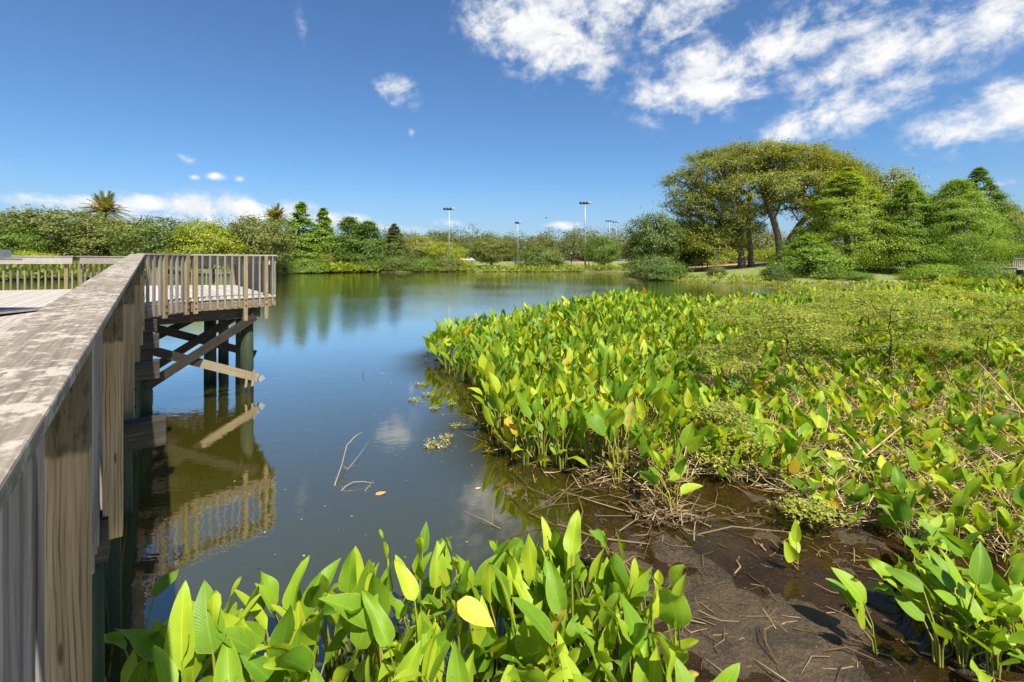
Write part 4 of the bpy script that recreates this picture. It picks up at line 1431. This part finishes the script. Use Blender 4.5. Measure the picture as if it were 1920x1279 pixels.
# solitary plants with labels of their own
SOLO = [
    (1150, 1075, .12, .62, 3, 'small sparse marsh plant with thick pale stem in shallow water', (), .26),
    (1215, 1180, .02, .7, 3, 'small sparse leaved marsh plant right of the foreground clump', (), .26),
    (1265, 965, .02, .75, 5, 'marsh plant with thick yellow stems on a straw mound', (), .34),
    (1160, 900, .02, 1.1, 6, 'tall marsh plant with yellow stems at the edge of the shallow bay', (), .42),
    (1480, 910, .02, .85, 4, 'upright marsh plant on yellow stems at the mud edge', (), .34),
    (1440, 895, .02, .45, 3, 'little plant with one orange yellow leaf at the mud edge', (0,), .22),
    (1650, 1225, .02, .5, 5, 'bright young plant standing alone on the open mud', (), .3),
    (1500, 1060, .02, .42, 3, 'small plant with pale stalks standing between mud and straw', (), .26),
    (1800, 1235, .02, .85, 4, 'tall leaning plant with long stems in the dark puddled mud', (), .34),
    (1880, 1190, .02, .7, 5, 'shaded plant near the lower right corner of the mud', (), .3),
    (1700, 1000, .02, .6, 5, 'plant at the rim of the dark wet mud below the straw', (), .3),
    (1570, 985, .02, .5, 4, 'drooping plant beside the wet mud channel', (), .3),
]
for i, (px, py, z, h, k, lab, yl, Lm) in enumerate(SOLO):
    Y = EYE * F / (py - YH)
    X = gx(px, Y)
    single_plant(X, Y, h, k, Lm, lab, None, seed=500 + i, yellow=yl, tilt=(8, 55), spread=.3, stemm=STEMY if 'yellow stem' in lab or 'pale st' in lab else None, wr=.5)

rng = np.random.default_rng(66)
for i in range(34):
    px, py = rng.uniform(1640, 1960), rng.uniform(985, 1290)
    if px < 1640 + (py - 1000) * .45: px += 120
    Y = EYE * F / (py - YH)
    single_plant(gx(px, Y), Y, rng.uniform(.35, .7), int(rng.integers(3, 6)), rng.uniform(.22, .34), 'low broad leaved plant crowding the dark wet mud at the lower right', 'plants at the right edge of the mud', seed=900 + i, tilt=(15, 70), spread=.35, wr=.52)

# the one leaf in the foreground clump that has turned bright yellow
p = at(858, 1128, 3.35)
yo = tag(empty('fire_flag_plant', (p[0] + .05, p[1] + .1, -.2)), 'foreground marsh plant bearing one large bright yellow leaf in the clump', 'marsh plant')
q = p - np.array(yo.location)
mb = MB(); tubes(mb, np.array([[(0, 0, 0), (-.03, -.02, q[2] * .5), q - (.01, 0, .03), q]]), np.array([[.012, .009, .006, .004]]), 5); mb.build('stalks', STEMM, yo, smooth=True)
mb = MB(); blades(mb, q[None], unit(np.array([[.86, -.30, -.30]])), unit(np.array([[.1, -.55, .8]])), np.array([.30]), np.array([.145]), np.array([.12]), np.array([.12]), 9, 5)
mb.build('leaf', LEAFY, yo, smooth=True)
rg = np.random.default_rng(4)
d = plant_leaves(rg, np.zeros((1, 3)), np.array([1.0]), 3, .36, .46, (10, 45), .2)
for i in range(3):
    mb = MB(); put_blades(mb, sub(d, [i]), 9, 5); mb.build('leaf', LEAFN, yo, smooth=True)
mb = MB(); tubes(mb, d['stalk'], d['rad'], 5); mb.build('stalks', STEMM, yo, smooth=True)

# low plants at the very left beside the pile
for i, (px, py) in enumerate(((255, 1180), (300, 1215), (225, 1250))):
    Y = (EYE - .45) * F / (py - YH)
    single_plant(gx(px, Y), Y, .75, 4, .3, 'dark green shaded plant at the foot of the boardwalk pile', 'plants beside the boardwalk pile', seed=700 + i, tilt=(30, 75), spread=.35, z=-.05)

# main marsh: the plants that show largest are individuals, the rest one mass
rng = np.random.default_rng(9)
cand = []
cx, cy = rng.uniform(-3.2, 62, 90000), rng.uniform(4.2, 53, 90000)
dm = sdist(MARSH, cx, cy)
vis = np.abs(cx / cy) < 1.16
ok = (dm > .05) & vis
cx, cy, dm = cx[ok], cy[ok], dm[ok]
# blue-noise thinning with spacing that grows with distance; thinner in the straw zone on the right
cell = {}
keep = []
straw = sstep(1.5, 5.5, cx - (cy - 9) * .22) * (1 - sstep(13, 19, cy))
for i in range(len(cx)):
    sp = .23 + .012 * max(0, cy[i] - 7)
    sp *= 1 + .55 * straw[i]
    if dm[i] < .5: sp *= .85
    g = 1.0
    a, b = int(cx[i] // g), int(cy[i] // g)
    good = True
    for da in (-1, 0, 1):
        for db in (-1, 0, 1):
            for j in cell.get((a + da, b + db), ()):
                if (cx[i] - cx[j]) ** 2 + (cy[i] - cy[j]) ** 2 < sp * sp: good = False; break
            if not good: break
        if not good: break
    if good:
        cell.setdefault((a, b), []).append(i); keep.append(i)
keep = np.array(keep)
mx_, my_, ms_ = cx[keep], cy[keep], straw[keep]
mz_ = np.maximum(ground_z(mx_, my_), -.2) - .03
mh_ = (1.28 - .68 * ms_) * rng.uniform(.75, 1.15, len(keep)) * (.72 + .28 * sstep(0, .7, dm[keep]))
order = np.argsort(my_ + .15 * np.abs(mx_))
NI = 160
ind, rest = order[:NI], order[NI:]
print('marsh plants', len(keep))
for i in ind:
    s = float(ms_[i])
    grp = 'marsh plants along the front edge of the bed' if s < .5 else 'short marsh plants in the straw'
    lab = ('tall upright broad leaved marsh plant in the front edge of the big bed' if s < .5 else
           'short rounded leaved marsh plant rising from dry straw on the right')
    single_plant(float(mx_[i]), float(my_[i]), float(mh_[i]), int(rng.integers(4, 7)), .40 - .1 * s, lab, grp, seed=2000 + int(i), split=False, z=float(mz_[i]), leafm=LEAFM,
                 tilt=(3, 38 + 25 * s), spread=.18 + .14 * s, wr=.37 + .2 * s, ns=7, nc=5)
d = plant_leaves(rng, np.stack([mx_[rest], my_[rest], mz_[rest]], 1), mh_[rest], 6, .42, .37, (3, 40), .2)
ss = np.repeat(ms_[rest], 6)
d['W'] *= 1 + .3 * ss; d['L'] *= 1 - .2 * ss
yy = np.repeat(my_[rest], 6)
d['L'] *= 1 + .12 * sstep(16, 35, yy); d['W'] *= 1 + .25 * sstep(16, 35, yy)
mb = MB()
nf = yy < 15
put_blades(mb, sub(d, nf), 6, 3); put_blades(mb, sub(d, ~nf), 4, 3)
bed = mb.build('marsh_bed', LEAFM, smooth=True)
tag(bed, 'thick bed of broad leaved green marsh plants filling the right of the pond', 'marsh plants', kind='stuff')
mb = MB(); tubes(mb, d['stalk'][nf], d['rad'][nf], 3)
mb.build('stalks', STEMM, bed)

# straw litter among the plants
def straws(mb, x, y, z, rng, L=(.2, .7), w=.006, flatness=.25):
    n = len(x)
    a = rng.random(n) * 6.283
    el = np.abs(rng.normal(size=n)) * flatness
    ln = rng.uniform(*L, n)
    dv = np.stack([np.cos(a) * np.cos(el), np.sin(a) * np.cos(el), np.sin(el)], 1)
    p = np.stack([x, y, z], 1)
    bend = rng.normal(size=(n, 3)) * .08 * ln[:, None]
    P = np.stack([p - dv * ln[:, None] / 2 * 0, p + dv * ln[:, None] / 2 + bend, p + dv * ln[:, None]], 1)
    R = np.tile(np.array([w, w, w * .5]), (n, 1)) * rng.uniform(.6, 1.8, n)[:, None]
    tubes(mb, P, R, 3)


mb = MB()
rng = np.random.default_rng(3)
x, y = rng.uniform(-1, 14, 60000), rng.uniform(4.6, 19, 60000)
dm2 = sdist(MARSH, x, y)
st2 = sstep(.8, 5.0, x - (y - 9) * .22) * (1 - sstep(13, 19, y))
ok = (dm2 > -.12) & (rng.random(60000) < (.025 + .62 * st2)) & (x / y < 1.12)
x, y = x[ok], y[ok]
z = np.maximum(ground_z(x, y), -.02) + rng.random(len(x)) ** 2 * .28
straws(mb, x, y, z, rng, (.15, .7), .0042, .35)
o = mb.build('straw_litter', STRAW)
tag(o, 'tangle of dry straw between the marsh plants', 'straw', kind='stuff')
print('straw', len(x))
# short undergrowth in the marsh
mb = MB()
x, y = rng.uniform(1, 40, 60000), rng.uniform(5, 46, 60000)
dm2 = sdist(MARSH, x, y)
st2 = sstep(.5, 4.5, x - (y - 9) * .25)
ok = (dm2 > .1) & (rng.random(60000) < .75 * st2 * np.minimum(1, 14 / y)) & (x / y < 1.15)
x, y = x[ok], y[ok]
z = np.maximum(ground_z(x, y), -.02)
d = plant_leaves(rng, np.stack([x, y, z], 1), rng.uniform(.22, .5, len(x)), 3, .16, .4, (15, 75), .5)
put_blades(mb, d, 3, 3)
o = mb.build('undergrowth', leafmat('undergrowth_leaf', [(0, (.13, .18, .015)), (.6, (.22, .27, .02)), (1, (.34, .33, .05))], rare=(.5, .4, .08), rare_at=.9))
tag(o, 'low yellow green undergrowth beneath the marsh plants', 'undergrowth', kind='stuff')
# floating and sunken dead stalks in the shallow bay, and debris on the mud
mb = MB()
x, y = rng.uniform(-.3, 3.6, 700), rng.uniform(4.3, 8.2, 700)
k_ = rng.random(700) < np.exp(-((x - 1.3) / 1.3) ** 2 - ((y - 6.6) / 1.0) ** 2) * .55
straws(mb, x[k_], y[k_], np.full(k_.sum(), .004), rng, (.3, 1.3), .006, .01)
x, y = rng.uniform(.8, 7, 420), rng.uniform(3.4, 6.6, 420)
straws(mb, x, y, np.maximum(ground_z(x, y), 0) + .008, rng, (.05, .4), .005, .05)
x, y = rng.normal(2.05, .2, 120), rng.normal(6.35, .14, 120)
straws(mb, x, y, np.maximum(ground_z(x, y), 0) + rng.random(120) * .07, rng, (.12, .45), .006, .3)
x, y = rng.normal(1.5, .3, 60), rng.normal(7.4, .2, 60)
straws(mb, x, y, np.maximum(ground_z(x, y), 0) + rng.random(60) * .08, rng, (.12, .45), .006, .3)
o = mb.build('dead_stalks', foliage('soggy_stalk', (.07, .045, .022), (.17, .11, .055), (.34, .25, .14), trans=.05, tint=(1, 1, .9)))
tag(o, 'scattered dead stalks lying in the shallow water and on the mud', 'debris', kind='stuff')
# clods and crumbs on the mud
mb = MB()
x, y = rng.uniform(.9, 7, 330), rng.uniform(3.2, 6.6, 330)
zz = ground_z(x, y); k_ = zz > -.03
for a, b, c in zip(x[k_], y[k_], zz[k_]):
    r = .005 + .013 * rng.random() ** 3
    tube(mb, [(a - r, b, c + .002), (a - r * .4, b, c + r * .3), (a + r * 1.1, b + r * .9, c + r * .2), (a + r * 1.9, b + r * .6, c - r * .1)], [r * .3, r * .7, r * .5, r * .2], 5)
o = mb.build('mud_clods', plain('mud_clod', (.09, .06, .04), .8), smooth=True)
tag(o, 'small clods and crumbs scattered on the brown mud', 'mud clods', kind='stuff')

# long fallen dry canes at the right
CANES = [((1835, 680), (1990, 860), 8.6, 6.6, 'long pale dry cane leaning down to the right frame edge'),
         ((1860, 760), (1990, 800), 7.6, 6.9, 'pale dry cane lying low across the straw at the right edge'),
         ((1690, 800), (1560, 915), 7.8, 7.0, 'thin tan cane slanting across the straw')]
for (p0, p1, Y0, Y1, lab) in CANES:
    a, b = at(*p0, Y0), at(*p1, Y1)
    b[2] = max(b[2], gz(b[0], b[1]) + .05)
    mb = MB(); tube(mb, [a, lerp(a, b, .5) + (0, 0, .03), b], [.011, .014, .016], 6)
    tag(mb.build('dry_cane', STRAW, smooth=True), lab, 'cane')
mb = MB()
for i in range(26):
    px, py = rng.uniform(1790, 1990), rng.uniform(640, 760)
    Y = rng.uniform(9, 13)
    a = at(px, py, Y); a[2] = max(a[2], .9); b = a + rng.normal(size=3) * (.5, .4, 0) ; b[2] = .1
    tube(mb, [a, (a + b) / 2 + rng.normal(size=3) * .05, b], [.004, .006, .008], 4)
tag(mb.build('dry_reeds', STRAW), 'thin standing dry reeds among the marsh plants at the right', 'reeds', kind='stuff')

# ---------------------------------------------------------------- feathery shrubs in the marsh
FEATHER = foliage('feathery_leaflets', (.25, .30, .05), (.37, .41, .075), (.5, .5, .12), trans=.48, gloss=.02, big=1.2)
TWIG = wood('dark_twig_bark', (.04, .028, .02), (.075, .052, .036), (.12, .09, .065), .5)


def feathery(px, py_base, Y, py_top, hw, label, lean=0.0, seed=1, n=120, low=.24, per=46):
    X = gx(px, Y); z0 = max(gz(X, Y), -.1)
    H = EYE + (YH - py_top) / F * Y - z0
    W = hw / F * Y
    rng = np.random.default_rng(seed)
    o = tag(empty('feathery_shrub', (X, Y, z0)), label, 'shrub', 'feathery shrubs rising from the marsh')
    n = int(n * 1.45)
    npad = max(5, n // 9)
    a = rng.random(npad) * 6.283; r = W * .88 * rng.random(npad) ** .5
    zz = H * (low + (1 - low) * (1 - (r / W) ** 2 * .45) * (.15 + .85 * rng.random(npad) ** .8))
    pads = np.stack([np.cos(a) * r + lean, np.sin(a) * r * .8, zz], 1)
    w_ = rng.integers(0, npad, n)
    A = pads[w_] + rng.normal(size=(n, 3)) * np.array([.26, .26, .035]) * min(1, W / 1.5)
    trunk = np.stack([np.linspace(0, lean * .7, 6), np.zeros(6), np.linspace(-.1, H * .55, 6)], 1)
    trunk[1:, :2] += rng.normal(size=(5, 2)) * .03
    seg = skeleton((0, 0, 0), trunk, A, rng, .0035, .36, mids=2, wob=.06, pen=.2)
    mt = MB(); add_branches(mt, seg, .019, 5); mt.build('stem', TWIG, o, smooth=True)
    ml = MB()
    c = np.repeat(A, per, 0)
    P = c + rng.normal(size=(len(c), 3)) * np.array([.13, .13, .03])
    leafcards(ml, P, .058, np.tile([0, 0, 1.6], (len(P), 1)), rng, .75)
    ml.build('foliage', FEATHER, o)


FE = [
    (1668, 700, 13.5, 530, 165, 'feathery flat topped shrub on one straight dark stem', 0.0, 1, 200),
    (1625, 660, 16.5, 536, 150, 'feathery shrub on a thin stem just left of the straight stemmed one', 0.1, 2, 150),
    (1550, 745, 11.0, 537, 140, 'feathery shrub leaning far left on a long bare stem', -1.25, 3, 170),
    (1850, 680, 13.5, 537, 120, 'feathery shrub with bare dark twigs at the right edge', .1, 4, 130),
    (1480, 640, 19.0, 532, 130, 'distant feathery shrub left of the straight stemmed one', 0, 5, 130),
    (1760, 640, 19.0, 530, 140, 'distant feathery shrub behind the straight stemmed one', 0, 6, 140),
    (1930, 660, 17.0, 548, 90, 'feathery shrub cut by the right frame edge', 0, 7, 90),
]
for px, pb, Y, pt, hw, lab, lean, sd, n in FE: feathery(px, pb, Y, pt, hw, lab, lean, sd, n)
feathery(1375, 900, 7.6, 800, 52, 'small grey green feathery sprig over the mud edge', 0, 11, 40, .3, 26)
feathery(1525, 1010, 6.0, 930, 34, 'tiny grey green feathery seedling on the mud', 0, 12, 26, .35, 20)
feathery(1335, 880, 8.3, 735, 60, 'thin feathery sprig among the tall marsh plants', 0, 13, 40, .4, 26)

# bank plants along the far shore: bright broad leaves, one mass
rng = np.random.default_rng(15)
mb = MB()
P_ = []
def strip(px0, px1, Yf, dep, n, hmin, hmax):
    px = rng.uniform(px0, px1, n); Y = Yf(px) + rng.uniform(-dep, dep, n)
    X = gx(px, Y)
    z = np.maximum(ground_z(X, Y), -.15)
    for a, b, c, h in zip(X, Y, z, rng.uniform(hmin, hmax, n)): P_.append((a, b, c, h))
strip(535, 720, lambda p: 128 + (p - 535) * .09, 2.5, 420, 1.2, 2.6)
strip(720, 1180, lambda p: 147 + 0 * p, 2.0, 420, .6, 1.8)
strip(1260, 1460, lambda p: 86 - (p - 1190) * .06, 4, 170, .25, .8)
strip(1460, 1780, lambda p: 65 - (p - 1460) * .012, 2, 110, .3, .9)
strip(-40, 270, lambda p: 80 + p * .06, 2.5, 380, 1.5, 3.4)
strip(1780, 1960, lambda p: 46 - (p - 1780) * .02, 3, 260, .8, 1.7)
P_ = np.array(P_)
d = plant_leaves(rng, P_[:, :3], P_[:, 3], 8, 1.1, .45, (5, 60), .4)
put_blades(mb, d, 3, 3)
o = mb.build('bank_plants', leafmat('bank_leaf', [(0, (.12, .19, .014)), (.5, (.2, .29, .02)), (1, (.3, .37, .03))], rare=(.3, .24, .08), rare_at=.95))
tag(o, 'bright green leafy plants lining the far water edge', 'bank plants', kind='stuff')

# ---------------------------------------------------------------- things on the water
WEED = foliage('floating_weed_blades', (.13, .13, .05), (.26, .25, .1), (.4, .36, .2), trans=.1)
for i, (px, py, r) in enumerate(((818, 835, .2), (778, 752, .13), (815, 768, .09), (787, 722, .11), (856, 800, .1), (800, 742, .1), (845, 760, .1), (838, 822, .11))):
    Y = EYE * F / (py - YH); X = gx(px, Y)
    o = tag(empty('floating_weed', (X, Y, 0)), ['largest rusty green tuft of floating weed beside the marsh bed', 'small pale tuft of floating weed off the marsh edge'][min(i, 1)], 'water weed', 'tufts of floating weed')
    rg = np.random.default_rng(i)
    mb = MB(); n = 70 if i == 0 else 34
    a = rg.random(n) * 6.283; rr = r * rg.random(n) ** .5
    straws(mb, np.cos(a) * rr, np.sin(a) * rr, np.full(n, .002), rg, (.04, .16), .004, .5)
    mb.build('blades', WEED, o)
    mb = MB()
    leafcards(mb, np.stack([np.cos(a) * rr * 1.3, np.sin(a) * rr * 1.3, np.full(n, .02) + rg.random(n) * .05], 1), .05, np.tile([0, 0, 2.0], (n, 1)), rg)
    mb.build('foliage', WEED, o)


def wat(px, py, z=0.0):
    Y = (EYE - z) * F / (py - YH)
    return np.array([gx(px, Y), Y, z])


rg = np.random.default_rng(8)
x, y = rg.uniform(-4.5, 1.5, 4000), rg.uniform(5, 17, 4000)
dmm = sdist(MARSH, x, y)
k_ = (dmm < -.02) & (rg.random(4000) < .5 * np.exp(dmm / .5) + .02)
x, y = x[k_], y[k_]
mb = MB()
leafcards(mb, np.stack([x, y, np.full(len(x), .006)], 1), .035, np.tile([0, 0, 1.0], (len(x), 1)), rg, 1.0, .1)
tag(mb.build('floating_specks', WEED), 'tiny leaf bits and specks floating on the water along the marsh edge', 'floating debris', kind='stuff')
PALE = wood('bleached_twig', (.2, .18, .15), (.32, .29, .25), (.45, .41, .36), .5)
br = tag(empty('dead_branch', wat(625, 920)), 'pale bare branch poking out of the open water', 'branch')
b0 = np.array(br.location)
mb = MB()
tube(mb, [wat(624, 921, -.05) - b0, wat(630, 902, .03) - b0, wat(641, 872, .10) - b0, wat(650, 835, .2) - b0, wat(666, 818, .26) - b0, wat(679, 810, .3) - b0], [.013, .012, .011, .009, .007, .004], 6)
tube(mb, [wat(641, 872, .10) - b0, wat(652, 880, .1) - b0, wat(662, 868, .12) - b0, wat(676, 850, .14) - b0, wat(692, 826, .2) - b0], [.008, .008, .007, .005, .003], 5)
mb.build('limb', PALE, br, smooth=True)
mb = MB()
tube(mb, [wat(634, 926, -.03) - b0, wat(648, 912, .03) - b0, wat(662, 904, .06) - b0, wat(680, 903, .05) - b0, wat(702, 906, .01) - b0], [.009, .009, .008, .006, .004], 6)
tube(mb, [wat(684, 921, .01) - b0, wat(700, 901, .05) - b0], [.006, .004], 5)
mb.build('side_limb', PALE, br, smooth=True)
for i, (px, py, lab) in enumerate(((680, 706, 'dark twig tip standing out of the open water'), (715, 700, 'tiny floating bit on the open water by the twig tip'))):
    p = wat(px, py)
    mb = MB(); tube(mb, [p - (0, 0, .05), p + (.01, 0, .05), p + (.03, .02, .16)] if i == 0 else [p, p + (.05, 0, .01), p + (.09, .02, .004)], [.01, .008, .005], 6)
    tag(mb.build('twig', TWIG if i == 0 else PALE), lab, 'twig')
for i, (px, py, lab) in enumerate(((704, 928, 'orange sunken leaf near the dead branch'), (892, 917, 'small pinkish leaf floating beside the shallow bay'))):
    p = wat(px, py, .004)
    mb = MB(); blades(mb, p[None], unit(np.array([[.8, .5, .02]])), np.array([[0, 0, 1.0]]), np.array([.16 if i == 0 else .09]), np.array([.11 if i == 0 else .06]), np.array([.1]), np.array([0.0]), 6, 3)
    tag(mb.build('fallen_leaf', plain('fallen_leaf_%d' % i, (.42, .24, .09) if i == 0 else (.55, .34, .24), .6)), lab, 'leaf')

# ---------------------------------------------------------------- world, sun, camera
SUN = unit(np.array([.47, -.88, 0.0]))
EL = math.radians(56)
az = math.atan2(SUN[0], SUN[1])
sd = bpy.data.lights.new('sun', 'SUN'); sd.energy = 4.6; sd.angle = math.radians(.53); sd.color = (1.0, .93, .80)
so = bpy.data.objects.new('sun', sd); COL.objects.link(so)
dirv = Vector((SUN[0] * math.cos(EL), SUN[1] * math.cos(EL), math.sin(EL)))
so.rotation_euler = dirv.to_track_quat('Z', 'Y').to_euler()
so.location = (30, -20, 40)

W = bpy.data.worlds.new('World'); S.world = W; W.use_nodes = True
t = NT(W.node_tree)
sky = t.n('ShaderNodeTexSky', sky_type='NISHITA', sun_disc=False)
sky.sun_elevation = EL; sky.sun_rotation = az; sky.altitude = 0; sky.air_density = 1.0; sky.dust_density = .6; sky.ozone_density = 2.5
g = t.n('ShaderNodeTexCoord').outputs['Generated']
sx = t.n('ShaderNodeSeparateXYZ'); t.put(sx.inputs[0], g)
X_, Y_, Z_ = sx.outputs
azn = t.m('ARCTAN2', X_, Y_)
eln = t.m('ARCSINE', Z_)
comb = t.n('ShaderNodeCombineXYZ'); t.put(comb.inputs[0], azn); t.put(comb.inputs[1], eln)
ae = comb.outputs[0]


def ang(px, py):
    dx = (px - 960) / F
    return math.atan(dx), math.atan((YH - py) / F / math.sqrt(1 + dx * dx))


def blob(px, py, rx, ry, rot, amp):
    a0, e0 = ang(px, py)
    k = 1 / (1 + ((px - 960) / F) ** 2)
    if rx > 80 and py < 300: rx, ry = rx * 1.12, ry * 1.15
    sxx = rx / F * k; syy = ry / F * math.sqrt(k)
    da = t.m('SUBTRACT', azn, a0); de = t.m('SUBTRACT', eln, e0)
    c, s = math.cos(rot), math.sin(rot)
    u = t.m('MULTIPLY', t.m('ADD', t.m('MULTIPLY', da, c), t.m('MULTIPLY', de, s)), 1 / sxx)
    v = t.m('MULTIPLY', t.m('SUBTRACT', t.m('MULTIPLY', de, c), t.m('MULTIPLY', da, s)), 1 / syy)
    r2 = t.m('ADD', t.m('MULTIPLY', u, u), t.m('MULTIPLY', v, v))
    return t.m('MULTIPLY', t.m('POWER', 2.718, t.m('MULTIPLY', r2, -1.0)), amp)


R = math.radians
BLOBS = [(1000, 45, 115, 66, R(-18), .8), (1115, 130, 46, 50, R(10), .6), (1280, 18, 95, 45, R(15), .68), (1090, 15, 160, 38, 0, .72), (1330, 150, 140, 54, R(8), .78),
         (1440, 90, 120, 46, R(18), .7), (1290, 195, 60, 30, 0, .42), (1620, 190, 175, 42, R(14), .66), (1700, 90, 230, 60, R(20), .55), (1600, 25, 200, 40, R(10), .55),
         (1870, 30, 140, 50, R(15), .62), (1850, 215, 140, 48, R(14), .7), (1480, 245, 70, 22, R(16), .5), (1760, 260, 60, 20, R(10), .42),
         (745, 172, 42, 26, R(-8), .66), (350, 298, 22, 9, R(-15), .45), (403, 330, 20, 8, 0, .4), (365, 332, 13, 6, 0, .36), (450, 335, 11, 6, 0, .42), (772, 250, 8, 10, 0, .3),
         (565, 45, 14, 40, R(10), .24),
         (60, 376, 80, 16, 0, .55), (170, 382, 70, 16, 0, .6), (270, 380, 90, 22, R(2), .75), (360, 386, 80, 26, R(-4), .85), (450, 394, 80, 26, R(-6), .8), (540, 402, 80, 24, R(-6), .75), (630, 412, 60, 15, 0, .62), (330, 410, 420, 22, 0, .5),
         (830, 416, 34, 11, R(-4), .6), (1060, 424, 36, 9, 0, .6), (880, 430, 20, 6, 0, .35), (1240, 425, 30, 9, 0, .4), (1885, 344, 46, 10, R(4), .5), (760, 432, 200, 16, 0, .26), (980, 440, 160, 14, 0, .26)]
msk = None
for b in BLOBS:
    q = blob(*b)
    msk = q if msk is None else t.m('MAXIMUM', msk, q)
rotv = t.n('ShaderNodeMapping'); rotv.inputs['Rotation'].default_value = (0, 0, R(-16)); rotv.inputs['Scale'].default_value = (1.0, 1.35, 1); t.put(rotv.inputs[0], ae)
n1 = t.noise(rotv.outputs[0], 9.5, 9, .62, .35)
n2 = t.noise(rotv.outputs[0], 26, 7, .62, .2)
nz = t.m('ADD', t.m('MULTIPLY', n1, .65), t.m('MULTIPLY', n2, .35))
dens = t.m('ADD', msk, t.m('MULTIPLY', t.m('MULTIPLY', t.m('SUBTRACT', nz, .5), 2.8), t.m('MINIMUM', 1.0, t.m('ADD', .12, t.m('MULTIPLY', msk, 2.4)))))
cov = t.step(dens, .12, .80)
# shaded cloud bases
rot2 = t.n('ShaderNodeMapping'); rot2.inputs['Rotation'].default_value = (0, 0, R(-16)); rot2.inputs['Scale'].default_value = (1.0, 1.35, 1); rot2.inputs['Location'].default_value = (.012, .026, 0); t.put(rot2.inputs[0], ae)
n3 = t.noise(rot2.outputs[0], 9.5, 9, .62, .35)
shade = t.step(t.m('ADD', t.m('SUBTRACT', n1, n3), 0.0), -.05, .06, .72, 1.0)
hue = t.n('ShaderNodeHueSaturation'); hue.inputs['Saturation'].default_value = 1.0; hue.inputs['Value'].default_value = 1.0
t.put(hue.inputs['Color'], sky.outputs[0])
skyc = t.mix(1.0, hue.outputs[0], (.74, 1.05, 1.34), 'MULTIPLY')
skyc = t.mix(t.step(eln, .17, .0, 0, .6), skyc, (3.9, 5.0, 6.9))
lpw = t.mix(shade, (5.4, 6.2, 7.4), (9.4, 9.4, 9.3))
low = t.step(eln, .0, .12, .8, 1.0)
outc = t.mix(t.m('MULTIPLY', cov, .97), skyc, lpw)
bg = t.n('ShaderNodeBackground'); t.put(bg.inputs[0], outc); bg.inputs[1].default_value = .0505
wo = t.n('ShaderNodeOutputWorld'); t.t.links.new(bg.outputs[0], wo.inputs[0])

cam = bpy.data.cameras.new('camera'); co = bpy.data.objects.new('camera', cam); COL.objects.link(co)
co.location = (0, 0, EYE); co.rotation_euler = (math.pi / 2, 0, 0)
cam.sensor_width = 36; cam.lens = F / 1920 * 36; cam.sensor_fit = 'HORIZONTAL'
cam.shift_y = -(639.5 - YH) / 1920
cam.clip_start = .05; cam.clip_end = 5000
S.camera = co
S.view_settings.view_transform = 'Standard'; S.view_settings.look = 'None'; S.view_settings.gamma = 1; S.view_settings.exposure = 1.1
S.cycles.max_bounces = 8; S.cycles.transparent_max_bounces = 8; S.cycles.diffuse_bounces = 3; S.cycles.glossy_bounces = 3
S.cycles.use_denoising = True
S.cycles.sample_clamp_indirect = 6
